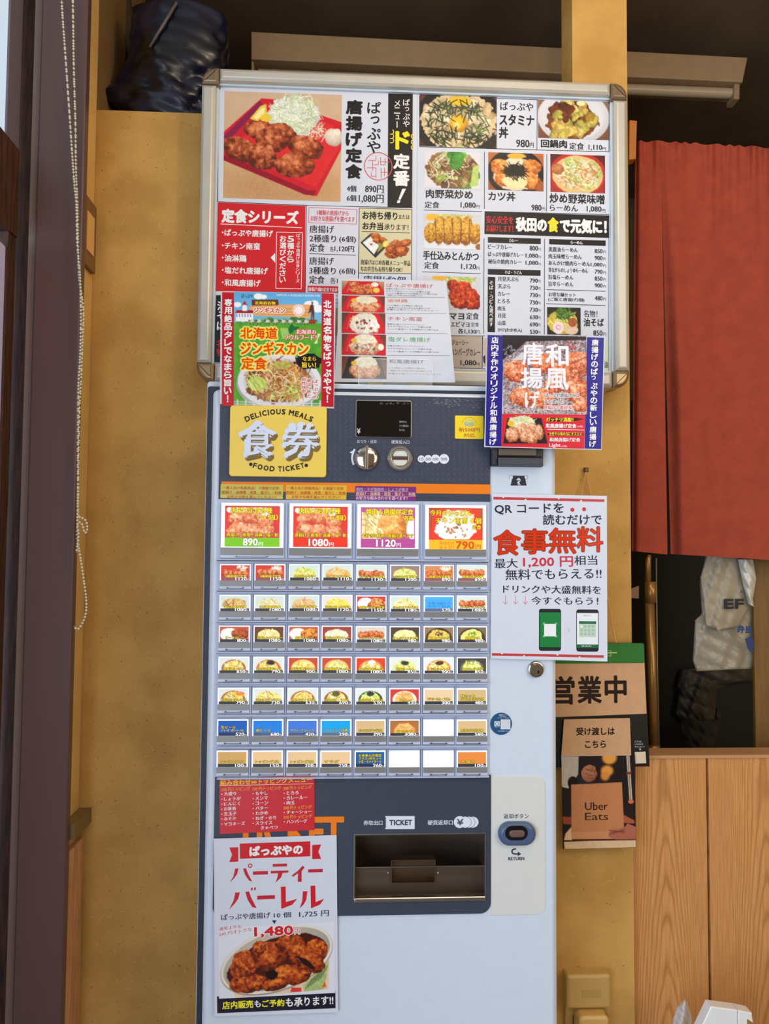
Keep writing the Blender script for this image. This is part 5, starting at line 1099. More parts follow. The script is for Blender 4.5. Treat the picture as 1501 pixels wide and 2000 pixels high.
for q in ((470, 980, 66, 70), (560, 940, 60, 60), (590, 1000, 60, 50), (650, 930, 56, 60), (650, 1010, 60, 50), (715, 960, 40, 70)): p.fried(*q, 0, (226, 160, 120), (250, 222, 190), (170, 96, 60), edge=.2)
p.done()
E_.poly([(750, 838), (780, 826), (1050, 826), (1130, 836), (1040, 856), (780, 860)], (60, 26, 20)); E_.T('ガッチリ満腹！', 778, 822, 1028, 862, (246, 236, 60), b=.04); E_.T('和風唐揚げ定食', 774, 878, 1056, 920, WH, b=.04, ser=.3); E_.T('(6個)', 1062, 896, 1116, 916, WH, b=0)
E_.line([(768, 930), (1130, 938)], 1.2, WH); E_.poly([(790, 972), (820, 960), (1100, 966), (1124, 980), (1080, 990), (800, 988)], (60, 26, 20)); E_.T('女性や小食の方にオススメ', 806, 956, 1104, 990, (246, 236, 60), b=.02); E_.T('和風唐揚げ定食', 808, 1006, 1092, 1046, WH, b=.04, ser=.3); E_.T('Light', 806, 1058, 912, 1102, WH, b=.03); E_.T('(4個)', 918, 1076, 970, 1096, WH, b=0)
E_.done()

# ------------------------------------------------------------------ red and blue stickers, labels
def label(corn, bg, texts, lab, tilt=0.0, yf=-0.0044, m=None):
    o = tag(quad_slab('label_strip', corn, yf, yf+0.0006, mat('sticker_'+'_'.join(map(str, bg)), bg, 0.35)), lab, 'label', 'label strips above the large buttons')
    s = Sheet(o, yf, tilt=tilt); s.fr(410, 930, .2798)
    for t, b_, c_, u in texts:
        s.T(t, *b_, c_, b=.02)
        if u: s.rect(b_[0], b_[3]+1, b_[2], b_[3]+4, c_)
    s.done(); return o
og = (206, 96, 24)
label([(431, 945.5), (553, 947), (552, 974.5), (430, 973)], (196, 190, 66), [('一番人気の看板商品！４個盛り定食', (88, 70, 482, 94), og, 0), ('唐揚げ・油淋鶏・南蛮・塩ダレ・和風', (80, 102, 498, 124), (190, 80, 30), 1), ('お好きな味を選んでください！', (120, 133, 462, 156), (200, 84, 30), 0)], 'olive-yellow label strip for the four-piece meal, above the first large button', math.radians(-.1))
label([(558, 947), (677, 948), (676, 976), (558, 975)], (222, 182, 44), [('一番人気の看板商品！６個盛り定食', (536, 72, 932, 96), og, 0), ('唐揚げ・油淋鶏・南蛮・塩ダレ・和風', (530, 104, 946, 126), (200, 84, 20), 1), ('お好きな味を選んでください！', (570, 134, 908, 158), (200, 84, 20), 0)], 'amber label strip for the six-piece meal, above the second large button')
pk = (232, 190, 206)
label([(694, 949), (812, 951), (812, 978.5), (693, 976.5)], (122, 40, 120), [('焼肉・ネギ塩焼肉・しょうが焼き', (1020, 80, 1382, 104), (200, 170, 206), 1), ('唐揚げ・油淋鶏・南蛮・塩ダレ・和風', (1018, 110, 1432, 136), (236, 190, 170), 1), ('お好きな組み合わせを選べます！', (1018, 141, 1376, 166), (240, 206, 236), 0)], 'purple label strip with pale lettering above the third large button')
x0, z0, x1, z1 = prect(888, 812, 943.5, 857, -0.004)
yst = tag(MB().prism(rr(x0, z0, x1, z1, 0.002, 4), -0.0042, -0.0036).obj('coin_sticker', mat('yellow_sticker', (244, 214, 36), 0.35)), 'small yellow sticker about the new 500 yen coin, beside the display', 'sticker')
G = Sheet(yst, -0.0042); G.fr(670, 760, .1932)
G.ring(1272, 355, 70, 7, (214, 180, 30), a0=180, a1=360); G.ring(1272, 360, 48, 8, (150, 200, 220), a0=180, a1=360); G.T('500', 1228, 336, 1314, 376, (110, 180, 220), b=.02); G.T('新500円', 1166, 388, 1378, 432, (190, 44, 60), b=.01); G.T('対応', 1216, 446, 1328, 486, (190, 60, 50), b=.0); G.done()
c_ = P(978, 1413.5, 0)
rs_ = tag(MB().lathe(c_[0], c_[2], [(0.0192, -0.0002), (0.0192, -0.0007)], 40).obj('round_sticker', mat('blue_sticker', (26, 84, 128), 0.35)), 'small round blue sticker on the machine front below the lock', 'sticker')
G = Sheet(rs_, -0.0007); G.fr(940, 1260, .2265)
G.T('精算機サポート', 150, 596, 214, 608, WH, b=.0); G.T('お問い合わせ', 156, 611, 212, 620, WH, b=0); G.T('スマートフォンで読み取り', 134, 624, 236, 632, WH, b=0); G.rect(164, 640, 248, 726, (206, 214, 226)); G.rect(110, 656, 156, 700, (214, 222, 232)); G.ring(133, 678, 14, 5, (60, 110, 150)); G.T('受付時間9時～21時', 144, 736, 228, 746, WH, b=0); G.T('サポート', 112, 704, 154, 712, WH, b=0); G.done()

# topping list
tp = tag(quad_slab('topping_sign', [(428, 1521), (614, 1513), (614, 1621), (429, 1629)], -0.0052, -0.0046, mat('red_card', (206, 26, 42), 0.35)), 'red topping list sheet stuck between the button rows and the tub poster', 'sign')
G = Sheet(tp, -0.0052, tilt=math.radians(1.8)); G.fr(380, 1490, .2265); OG = (250, 176, 50)
G.T('組み合わせ∞トッピングメニュー', 220, 133, 1012, 182, (252, 206, 50), b=.035); G.line([(212, 196), (1022, 180)], .9, (250, 226, 190))
def q_(t, x0_, y, x1_, c_=WH, b=.025): G.T(t, x0_, y-17, x1_, y+16, c_, b=b)
q_('100 円トッピング', 232, 226, 478, OG, .015); q_('150 円トッピング', 498, 220, 744, OG, .015); q_('200 円トッピング', 764, 214, 1008, OG, .015)
for i, (t, xe) in enumerate([('大盛り', 358), ('しょうが', 398), ('にんにく', 392), ('お新香', 358), ('生玉子', 362), ('みそ汁', 360), ('マヨネーズ', 434)]): G.disc(234, 270+i*43, 4.5, WH); q_(t, 252, 266+i*43, xe)
for i, (t, xe) in enumerate([('もやし', 630), ('メンマ', 630), ('コーン', 634), ('バター', 630), ('わかめ', 632), ('ねぎ・のり', 702), ('スライス', 668)]): G.disc(504, 266+i*42.5, 4.5, WH); q_(t, 524, 262+i*42.5, xe)
q_('きゃべつ', 570, 558, 716)
for t, y, xe, d in (('とろろ', 258, 896, 1), ('カレールー', 300, 970, 1), ('肉玉', 344, 862, 1), ('300 円トッピング', 384, 1010, 0), ('チャーシュー', 424, 1008, 1), ('350 円トッピング', 464, 1012, 0), ('ハンバーグ', 504, 970, 1)):
    if d: G.disc(772, y+4, 4.5, WH); q_(t, 792, y, xe)
    else: q_(t, 764, y, xe, OG, .015)
G.done()

# party barrel poster
pb = tag(quad_slab('paper_poster', [(417.5, 1638), (657, 1631), (660, 1977), (419, 1985)], -0.0060, -0.0056, M_paper), 'white poster of a tub of fried chicken taped over the delivery panel', 'poster')
G = Sheet(pb, -0.0060, tilt=math.radians(1.7), material=GLOSS); G.fr(380, 1490, .2265); RR = (206, 34, 44)
G.poly([(388, 696), (996, 676), (998, 806), (390, 827)], RR); G.poly([(298, 730), (376, 727), (376, 852), (298, 856), (322, 792)], RR); G.poly([(1012, 708), (1090, 704), (1066, 766), (1090, 828), (1012, 830)], RR)
G.T('ぱっぷやの', 470, 708, 934, 798, WH, b=.06)
rm = (196, 40, 56)
# hand drawn katakana strokes
G.poly([(348, 912), (378, 910), (366, 960), (336, 1000), (300, 1032), (334, 980)], rm); G.poly([(416, 912), (442, 908), (462, 960), (496, 1024), (470, 1016), (436, 970)], rm); G.ring(478, 887, 15, 9, rm)
G.poly([(502, 936), (632, 932), (632, 962), (502, 966)], rm); G.poly([(672, 872), (796, 868), (796, 892), (672, 896)], rm); G.poly([(656, 932), (808, 927), (808, 946), (758, 950), (744, 990), (694, 1034), (712, 990), (718, 952), (656, 954)], rm)
G.poly([(834, 972), (890, 930), (930, 886), (948, 902), (922, 934), (922, 1026), (888, 1026), (890, 952), (850, 982)], rm); G.poly([(978, 918), (1104, 914), (1104, 942), (978, 946)], rm)
G.poly([(350, 1118), (390, 1116), (376, 1170), (344, 1216), (296, 1264), (334, 1190)], rm); G.poly([(436, 1112), (468, 1108), (486, 1160), (534, 1252), (496, 1244), (456, 1180)], rm); G.poly([(484, 1078), (502, 1076), (498, 1100), (486, 1100)], rm); G.poly([(512, 1076), (530, 1074), (524, 1098), (512, 1100)], rm)
G.poly([(538, 1146), (692, 1140), (692, 1172), (538, 1180)], rm); G.poly([(742, 1068), (784, 1066), (786, 1200), (884, 1172), (842, 1222), (752, 1258), (746, 1256)], RR); G.poly([(932, 1108), (972, 1106), (962, 1180), (940, 1220), (904, 1256), (926, 1190)], RR); G.poly([(998, 1060), (1040, 1058), (1042, 1200), (1116, 1172), (1080, 1222), (1010, 1252), (1002, 1250)], RR)
G.fr(380, 1740, .2265); ink = (40, 38, 62)
G.T('ぱっぷや唐揚げ', 228, 192, 652, 246, ink, b=.015); G.T('10 個', 682, 184, 830, 232, ink, b=.015); G.T('1,725 円', 900, 172, 1156, 226, ink, b=.015); G.poly([(666, 254), (706, 254), (686, 286)], ink)
pp = Pic(G, 205, 290, 1205, 905, 1.2, (222, 226, 236), 51)
pp.poly([(325, 820), (345, 905), (1150, 870), (1160, 600)], (232, 200, 170), tex=.05); pp.poly([(930, 830), (940, 880), (1110, 868), (1160, 620), (1040, 730)], (170, 190, 120), tex=.1)
for k in range(7): pp.seg(*pp.ab(950+k*22, 860-k*14), *pp.ab(1010+k*22, 770-k*16), 1.2, (60, 84, 50))
pp.poly([(1090, 850), (1120, 800), (1130, 850)], (226, 90, 40)); pp.poly([(820, 880), (830, 840), (915, 845), (915, 880)], (216, 60, 50))
pp.ell(706, 598, 502, 268, (150, 140, 126), rot=-17); pp.ell(706, 592, 498, 262, (232, 224, 210), rot=-17); pp.ell(706, 590, 476, 240, (196, 186, 170), rot=-17, shade=.2); pp.ell(712, 612, 440, 208, (70, 22, 10), rot=-17, edge=.05)
for q in ((420, 640, 110, 150, 10), (420, 800, 130, 66, 10), (520, 780, 100, 70, 0), (640, 560, 150, 130, 20), (830, 470, 130, 90, 10), (900, 560, 90, 90, 0), (1050, 530, 100, 100, 10), (1010, 640, 110, 80, 20), (780, 730, 130, 90, -20), (700, 800, 120, 60, -10), (900, 740, 110, 70, -20), (560, 480, 60, 60, 0)): pp.fried(*q, (172, 66, 20), (236, 134, 48), (84, 24, 10), edge=.14)
pp.ell(660, 720, 44, 40, (24, 8, 6), edge=.3); pp.poly([(880, 570), (960, 600), (1040, 680), (1020, 700), (930, 640)], (36, 12, 8))
pp.done('printed_picture')
G.T('通常よりも', 208, 303, 404, 334, RR, b=.01, rot=-5); G.T('245 円オトクな', 208, 338, 494, 370, RR, b=.01, rot=-7)
G.T('1,480', 512, 304, 850, 400, (206, 34, 44), b=.05, ol=[(WH, 1.2)]); G.T('円', 862, 328, 908, 376, (206, 34, 44), b=.01, ol=[(WH, 1)])
G.poly([(192, 910), (1213, 866), (1214, 1012), (194, 1056)], (28, 26, 46)); YE = (246, 236, 50)
G.T('店内販売', 238, 948, 506, 1016, YE, b=.035); G.T('も', 514, 944, 570, 1004, WH, b=.03); G.T('ご予約', 580, 936, 774, 1000, YE, b=.035); G.T('も承ります!!', 784, 914, 1196, 992, WH, b=.03)
G.done()

# free-meal poster (codes left blank)
qp = tag(quad_slab('paper_poster', [(960.5, 964), (1184.5, 968.5), (1185.5, 1292), (958, 1286)], -0.0060, -0.0054, M_paper), 'white laminated poster with large red characters and two phone pictures', 'poster')
G = Sheet(qp, -0.0060, tilt=math.radians(-.3), material=GLOSS); G.fr(930, 860, .22); NV = (36, 38, 56); CRM = (206, 50, 70)
for pts in ([(150, 501), (1136, 524), (1134, 547), (150, 526)], [(137, 1889), (1130, 1908), (1130, 1931), (137, 1912)]):
    G.poly(pts, (206, 72, 76))
    for k in range(0, 60): x = pts[0][0]+(k+.5)*16.5; y = pts[0][1]+(pts[1][1]-pts[0][1])*(k/60); G.rect(x, y+4, x+3, y+20, (150, 40, 60), lay=.00034)
    for k, f_ in enumerate((.09, .29, .59, .79)): x = pts[0][0]+985*f_; y = pts[0][1]+23*f_+(0 if k % 2 == 0 else 20); G.disc(x, y, 9, (222, 226, 236), h=.00036)
G.T('QR コードを', 160, 560, 774, 656, NV, b=.02, rot=-1.6); G.disc(851, 617, 18, CRM); G.disc(955, 612, 18, CRM); G.T('読むだけで', 588, 656, 1112, 752, NV, b=.02, rot=-1)
for i, (t, bb) in enumerate((('食', (150, 795, 394, 1020)), ('事', (398, 786, 636, 1010)), ('無', (640, 778, 886, 1004)), ('料', (890, 766, 1124, 990)))): G.T(t, *bb, (218, 50, 22), b=.018, ol=[((110, 60, 20), 1.0)])
G.T('最大', 160, 1048, 366, 1136, NV, b=.012, rot=-2); G.T('1,200 円', 412, 1030, 858, 1130, CRM, b=.03, rot=-1.5); G.T('相当', 868, 1020, 1072, 1108, NV, b=.012, rot=-1.5)
G.T('無料でもらえる!!', 256, 1138, 1110, 1236, NV, b=.012, rot=-1.5); G.T('ドリンクや大盛無料を', 236, 1286, 1104, 1362, NV, b=.02)
for x in (258, 346, 434): G.line([(x, 1378), (x, 1450)], .8, CRM); G.line([(x-20, 1430), (x, 1456), (x+20, 1430)], .8, CRM)
G.T('今すぐもらう！', 486, 1388, 1082, 1462, NV, b=.02)
def phone(x0_, y0_, x1_, y1_, scr):
    (a_, b_), (c2, d2) = G.a(x0_, y0_), G.a(x1_, y1_); cx, cy = (a_+c2)/2, (b_+d2)/2; w, h = (c2-a_)/2, (d2-b_)/2
    pts = [(q[0], q[1]) for q in rr(-w, -h, w, h, 4.5, 5)]; G.pk += 1
    G.push('printed_panel', G.local(cx, cy, pts), 0.00006+G.pk*0.0000022, [tuple(range(len(pts)))], (40, 42, 50)); G.rect(x0_+6, y0_+32, x1_-6, y1_-34, scr)
phone(554, 1496, 750, 1870, (30, 128, 66)); phone(886, 1502, 1084, 1876, (232, 236, 242))
G.rect(600, 1630, 706, 1740, (236, 240, 244))
for (x, y, sx, sy) in ((592, 1622, 1, 1), (714, 1622, -1, 1), (592, 1746, 1, -1), (714, 1746, -1, -1)): G.line([(x+16*sx, y), (x, y), (x, y+16*sy)], .8, (190, 230, 200))
G.line([(810, 1668), (828, 1688), (810, 1708)], .7, (170, 176, 186)); G.T('お店のスタンプ', 948, 1550, 1020, 1562, (110, 114, 120), b=0); G.rect(910, 1606, 1062, 1746, (190, 212, 196)); G.rect(910, 1606, 1062, 1630, (40, 110, 74))
for r_ in range(3):
    for c3 in range(4): G.disc(932+c3*34, 1652+r_*34, 11, (236, 244, 236) if (r_, c3) == (0, 0) else (160, 192, 172))
G.rect(892, 1812, 1078, 1842, (30, 110, 66)); G.T('特典を受け取る', 932, 1820, 1020, 1834, WH, b=0)
G.done()

# hanger string and delivery sign behind the machine's right edge
hk = P(1144, 919, WY-0.006)
t = empty('sign_cord', (hk[0], hk[1], P(1200, 1255, WY-.01)[2]), 'thin tan cord looped over a small hook on the ochre wall right of the machine', 'cord')
b = MB(); 
b.tube([P(1144, 920, WY-.008), P(1134, 968, WY-.010), P(1100, 1130, WY-.012), P(1085, 1262, WY-.014)], .0015, 6)
b.tube([P(1144, 920, WY-.008), P(1153, 968, WY-.010), P(1184, 1160, WY-.012), P(1203, 1258, WY-.014), P(1206, 1280, WY-.016)], .0015, 6)
b.obj('cord', mat('tan_cord', (214, 164, 92), 0.7), t)
MB().box(hk[0]-.004, hk[0]+.004, WY-.012, WY, hk[2]-.003, hk[2]+.006, .001).obj('hook', mat('brass_hook', (110, 70, 30), 0.4), t)
SY = WY-0.018
sg = tag(quad_slab('delivery_sign', [(1010, 1254), (1257, 1256), (1268, 1497), (1010, 1500)], SY, SY+.003, mat('black_board', (24, 22, 20), 0.35)), 'black delivery pickup board hanging behind the machine, topped with green', 'sign')
G = Sheet(sg, SY); G.fr(0, 0, 1)
G.poly([(1020, 1255), (1253, 1256.5), (1257, 1260), (1258, 1297), (1020, 1297)], (44, 116, 44))
G.line([(1186, 1275), (1204, 1275)], 1.6, (226, 216, 170)); G.T('日', 1183, 1270, 1193, 1283, (150, 190, 90), b=.02)
G.fr(1060, 1400, .16); G.T('アプリは', 1116, 292, 1198, 312, WH, b=0); G.T('こちらから', 1116, 324, 1220, 344, WH, b=0); G.T('ダウンロード', 1118, 358, 1240, 376, WH, b=0); G.poly([(1168, 390), (1200, 390), (1184, 412)], (150, 200, 190)); G.done({'printed_panel': 'green_header'}); G = Sheet(sg, SY); G.fr(1060, 1400, .16); G.poly([(1118, 430), (1250, 424), (1258, 566), (1126, 572)], (222, 206, 180)); G.done({'printed_panel': 'pale_square'})
k1 = tag(quad_slab('paper_card', [(1020, 1297), (1258, 1295), (1262, 1394), (1020, 1403)], SY-.0035, SY-.0028, M_kraft), 'wide kraft card with three large black characters stuck on the black board', 'card')
G = Sheet(k1, SY-.0035, tilt=math.radians(.3)); G.fr(1060, 1240, .1466); bb = (34, 14, 6)
G.T('営', 80, 548, 422, 930, bb, b=.026); G.T('業', 458, 546, 782, 918, bb, b=.026); G.T('中', 820, 540, 1114, 908, bb, b=.026); G.done()
k2 = tag(quad_slab('paper_card', [(1101, 1405), (1229.5, 1402.5), (1232, 1475), (1095.5, 1477)], SY-.0060, SY-.0053, M_kraft), 'smaller kraft card with two lines of black writing above the paper bag picture', 'card')
G = Sheet(k2, SY-.0060, tilt=math.radians(.3)); G.fr(1060, 1400, .16); G.T('受け渡しは', 404, 128, 876, 226, bb, b=.03); G.T('こちら', 512, 288, 768, 380, bb, b=.03); G.done()
k3 = tag(quad_slab('paper_bag_poster', [(1095.5, 1476), (1231, 1475), (1240, 1655), (1100.5, 1658)], SY-.0052, SY-.0046, M_paper), 'photo poster of hands holding a kraft paper delivery bag below the kraft cards', 'poster')
G = Sheet(k3, SY-.0052, tilt=math.radians(.3)); G.fr(1060, 1400, .16)
p = Pic(G, 232, 478, 1128, 1606, 1.1, (30, 20, 22), 61)
p.grad((26, 18, 22), (40, 24, 22), .3); p.poly([(220, 478), (440, 478), (432, 700), (310, 870), (230, 850)], (190, 180, 168), tex=.05); p.ell(365, 800, 62, 78, (20, 14, 16)); p.poly([(232, 850), (300, 870), (350, 1120), (345, 1600), (232, 1600)], (30, 22, 24))
p.ell(815, 500, 90, 82, (236, 160, 66), soft=5); p.ell(785, 660, 76, 66, (232, 156, 64), soft=5); p.ell(760, 725, 54, 56, (220, 140, 60), soft=5)
p.poly([(420, 820), (440, 740), (490, 700), (560, 800)], (36, 32, 40)); p.ell(565, 690, 90, 105, (186, 122, 90), edge=.1, tex=.1, shade=.3)
for q in ((545, 640, 24, 16, 30), (590, 640, 22, 30, 0), (630, 640, 20, 44, -10), (650, 700, 16, 40, 0), (560, 700, 50, 14, 20), (580, 740, 46, 14, 10)): p.ell(q[0], q[1], q[2], q[3], (170, 104, 74), rot=q[4], shade=.5)
p.poly([(1022, 478), (1060, 478), (1092, 1060), (1056, 1060)], (206, 196, 176)); p.poly([(1038, 478), (1046, 478), (1076, 1060), (1068, 1060)], (96, 50, 36)); p.poly([(1020, 680), (1078, 676), (1080, 706), (1022, 710)], (130, 50, 26)); p.ell(1072, 1040, 34, 26, (210, 110, 80), edge=.2)
p.poly([(236, 1210), (345, 1220), (340, 1310), (240, 1300)], (150, 70, 50)); p.poly([(980, 1200), (1110, 1270), (1115, 1310), (980, 1300)], (170, 90, 60))
p.poly([(345, 822), (965, 803), (990, 1500), (340, 1505)], (196, 130, 86), tex=.04, ts=20); p.poly([(345, 1400), (985, 1400), (990, 1500), (340, 1505)], (206, 142, 98))
p.poly([(340, 1340), (345, 1500), (250, 1500), (270, 1420)], (226, 190, 146)); p.poly([(250, 1520), (1128, 1500), (1128, 1600), (255, 1612)], (222, 190, 150), tex=.05); p.poly([(345, 1490), (1128, 1494), (1128, 1512), (345, 1512)], (70, 30, 26))
p.poly([(990, 1350), (1030, 1306), (1128, 1350), (1128, 1500), (880, 1500), (800, 1470), (790, 1440), (830, 1390)], (176, 104, 82), tex=.05)
for k in range(3): p.seg(*p.ab(805, 1440-k*28), *p.ab(990, 1400+k*20-20), 1.3, (120, 56, 48))
p.done('printed_picture')
G.T('Uber', 512, 1042, 790, 1140, (40, 14, 18), b=.015); G.T('Eats', 510, 1168, 796, 1264, (52, 52, 22), b=.015); G.done()

# ------------------------------------------------------------------ fluorescent batten behind the opening
LY = 0.55
t = empty('fluorescent_light', tuple(P(960, 150, LY)), 'unlit fluorescent batten light running across the dark space above the board', 'light fitting')
def hexa(name, c4, yf, yb, m, par): return quad_slab(name, c4, yf, yb, m, par, c=0.003)
hexa('housing', [(490, 61), (1460, 111.5), (1450, 160), (490, 115)], LY, LY+0.09, mat('cream_metal_housing', (150, 124, 92), 0.5, var=0.06), t)
a_ = P(505, 146, LY+.03); b_ = P(1426, 183, LY+.03)
MB().tube([a_, b_], .0135, 20).obj('tube', mat('unlit_tube_glass', (164, 146, 122), 0.25), t)
d_ = P(1438, 183.6, LY+.03); MB().tube([b_, d_], .0095, 14).obj('tube_cap', M_steel2, t)
hexa('lamp_holder', [(1434, 159), (1445, 160), (1444, 193), (1433, 193)], LY+.01, LY+.05, mat('cream_metal_housing', (186, 158, 120)), t)
hexa('lamp_holder', [(490, 114), (495, 114), (495, 150), (490, 150)], LY+.01, LY+.05, mat('cream_metal_housing', (186, 158, 120)), t)

q_ = P(1172, 100, LY+.05); MB().box(q_[0]-.008, q_[0]+.008, q_[1]-.008, q_[1]+.008, q_[2]-.02, 2.85).obj('hanger_stem', mat('cream_metal_housing', (186, 158, 120)), t)

# ------------------------------------------------------------------ plastic-wrapped pot on the partition
def wrapped():
    cx, cz = XW(343, 60, .27), zpart; v = []; f = []; rnd = np.random.RandomState(4)
    n, m = 84, 56
    prof = [(0, .068), (.08, .082), (.2, .088), (.32, .094), (.4, .088), (.47, .100), (.6, .106), (.8, .104), (1, .100)]
    ph = rnd.rand(12)*6.28
    for j in range(m+1):
        t_ = j/m; r0 = np.interp(t_, [p[0] for p in prof], [p[1] for p in prof])*1.0
        low_ = np.clip(1-abs(t_-.28)/.35, 0, 1)
        for i in range(n):
            a = 2*math.pi*i/n
            cre = (math.sin(a*5+ph[0]+t_*9)*.5+math.sin(a*9-ph[1]+t_*16)*.35+abs(math.sin(a*3.5+ph[2]-t_*12+math.sin(a*2)*1.5))*.9+abs(math.sin(t_*26+a*2.3+ph[4]))*.8-.7)*.0095*(.35+low_)
            lx = .034*max(0, math.cos(a-math.pi))*np.clip(1-abs(t_-.25)/.28, 0, 1)
            v.append((cx+(r0+cre+lx)*math.cos(a)-.028*low_, .305+(r0+cre)*math.sin(a)*.62, cz+.001+t_*.26))
    for j in range(m):
        for i in range(n): k = (i+1) % n; f.append((j*n+i, j*n+k, (j+1)*n+k, (j+1)*n+i))
    f.append(tuple(reversed(range(n)))); f.append(tuple(range(m*n, m*n+n)))
    o = mesh_obj('wrapped_pot', v, f, mat('navy_plastic_wrap', (18, 20, 46), 0.30, spec=0.5, var=.4, vscale=9, col2=(5, 5, 9)), smooth=True)
    tag(o, 'dark blue pot wrapped in creased black plastic on top of the ochre partition', 'wrapped pot')
    q0, q1 = P(345, 5, .235), P(292, 92, .235); MB().tube([q0, (q0+q1)/2, q1], [.0035, .0035, .0025], 6).obj('strap', mat('dull_strap', (96, 84, 84), 0.4), o, True)
wrapped()
# pale leaning board behind the pot
lb = tag(quad_slab('leaning_board', [(232, -60), (246, -60), (262, 118), (252, 140)], .40, .43, mat('dim_brown_board', (70, 54, 34), .7)), 'thin dim brown board leaning behind the wrapped pot', 'board')

# ------------------------------------------------------------------ bead chain of the roller blind
CY = 0.085
t = empty('bead_chain', tuple(P(158, 1225, CY)), 'white bead pull chain of a blind hanging in front of the plum brown post', 'blind chain')
def catm(pts, n):
    out = []; P_ = [pts[0]]+pts+[pts[-1]]
    for i in range(1, len(P_)-2):
        for k in range(n):
            q = k/n; a, b, c, d = [np.array(x, float) for x in P_[i-1:i+3]]
            out.append(.5*((2*b)+(-a+c)*q+(2*a-5*b+4*c-d)*q*q+(-a+3*b-3*c+d)*q**3))
    out.append(np.array(pts[-1], float)); return out
paths = [[(119, -20), (122, 30), (127, 100), (134, 200), (140, 290), (145, 360), (149, 400), (151, 480), (156, 540), (158, 620), (156, 700), (153, 760), (152, 860), (152, 960), (151, 1020), (153, 1045), (149, 1080)],
         [(142, -20), (143, 60), (144, 130), (147, 240), (148, 330), (151, 400), (152, 470), (154, 540), (162, 600), (161, 660), (158, 740), (155, 800), (153, 900), (152, 1000), (158, 1010), (168, 1018), (170, 1035), (165, 1040), (160, 1024), (152, 1022), (151, 1050), (157, 1090), (163, 1130), (168, 1170), (167, 1200), (158, 1222), (150, 1229), (144, 1222)]]
cordm = MB(); beads = MB(); ico = bmesh.new(); bmesh.ops.create_icosphere(ico, subdivisions=1, radius=1); iv = [v_.co.copy() for v_ in ico.verts]; iff = [tuple(v_.index for v_ in fc.verts) for fc in ico.faces]; ico.free()
for pi, pa in enumerate(paths):
    cc = catm(pa, 24); W3 = [P(x, y, CY+.004*pi) for x, y in cc]; cordm.tube(W3[::4], .0005, 4)
    acc = 0; prev = W3[0]
    for w in W3[1:]:
        acc += np.linalg.norm(w-prev); prev = w
        if acc >= 0.0061: acc -= 0.0061; beads.add([(w[0]+q.x*.0024, w[1]+q.y*.0024, w[2]+q.z*.0024) for q in iv], iff)
cordm.obj('cord', mat('grey_cord', (176, 176, 160), .6), t)
bo = beads.obj('beads', mat('pearl_white_bead', (232, 230, 206), .25, spec=.6), t, True); bo['kind'] = 'stuff'

# ------------------------------------------------------------------ noren curtain
NY = 0.335
def cloth(name, xl_, xr_, y_top, y_bot, seed, parent, nx=90, nz=130):
    rnd = np.random.RandomState(seed); v = []; f = []
    for j in range(nz+1):
        t_ = j/nz
        for i in range(nx+1):
            s_ = i/nx; pxa = xl_[0]+(xl_[1]-xl_[0])*t_; pxb = xr_[0]+(xr_[1]-xr_[0])*t_; px = pxa+(pxb-pxa)*s_
            py = (y_top[0]+(y_top[1]-y_top[0])*s_)*(1-t_)+(y_bot[0]+(y_bot[1]-y_bot[0])*s_)*t_
            u = (px-1237)/264.0
            g = math.exp(-t_*11)*(.0050*math.sin(u*47+seed+1.7*math.sin(u*13))+.0035*math.sin(u*88+2.1*math.sin(u*9)))+.0065*math.sin(u*7.5+2.2+t_*.9)*(.35+.65*t_)*(1-.3*t_)+.003*math.sin(u*19+t_*2.2)*math.exp(-t_*3)+.0009*math.sin(u*43+t_*3)*t_
            g += .012*math.exp(-((u-.29-.07*t_)/.05)**2)*t_*(-1)
            if seed == 2: g += .030*math.exp(-((s_)/(.02+.075*t_))**2)*min(1, t_*1.6)
            if seed == 1: g += .004*math.sin(s_*3.1)*(-1)+.012*math.exp(-((s_-.02)/.08)**2)
            w = P(px, py+(math.sin(u*61+2*math.sin(u*17))*1.8 if j == 0 else 0), NY+g); v.append(w)
    for j in range(nz):
        for i in range(nx): k = j*(nx+1)+i; f.append((k, k+nx+1, k+nx+2, k+1))
    return mesh_obj(name, v, f, mat('rust_red_cloth', (160, 70, 52), 0.85, spec=.15, var=.10, vscale=26, bump=.8, bscale=210), parent, True)
nr = empty('noren_curtain', tuple(P(1370, 1090, NY)), 'rust red cloth noren curtain hanging in the kitchen doorway', 'curtain')
cloth('cloth_panel', (1240, 1233), (1290, 1303), (276, 276), (1076, 1083), 1, nr, 30)
cloth('cloth_panel', (1289, 1309), (1640, 1640), (276, 296), (1082, 1102), 2, nr, 110)
a_ = P(1225, 283, NY+.022); b_ = P(1660, 303, NY+.022); MB().tube([a_, b_], .0045, 10).obj('rod', mat('dark_rod', (70, 50, 34), .5), nr)
wb = tag(quad_slab('rod_bracket', [(1229, 235), (1243, 236), (1241, 310), (1228, 312)], .305, .33, mat('amber_wood', (188, 118, 44), .5)), 'small amber wood block on the pillar edge at the curtain top', 'bracket')

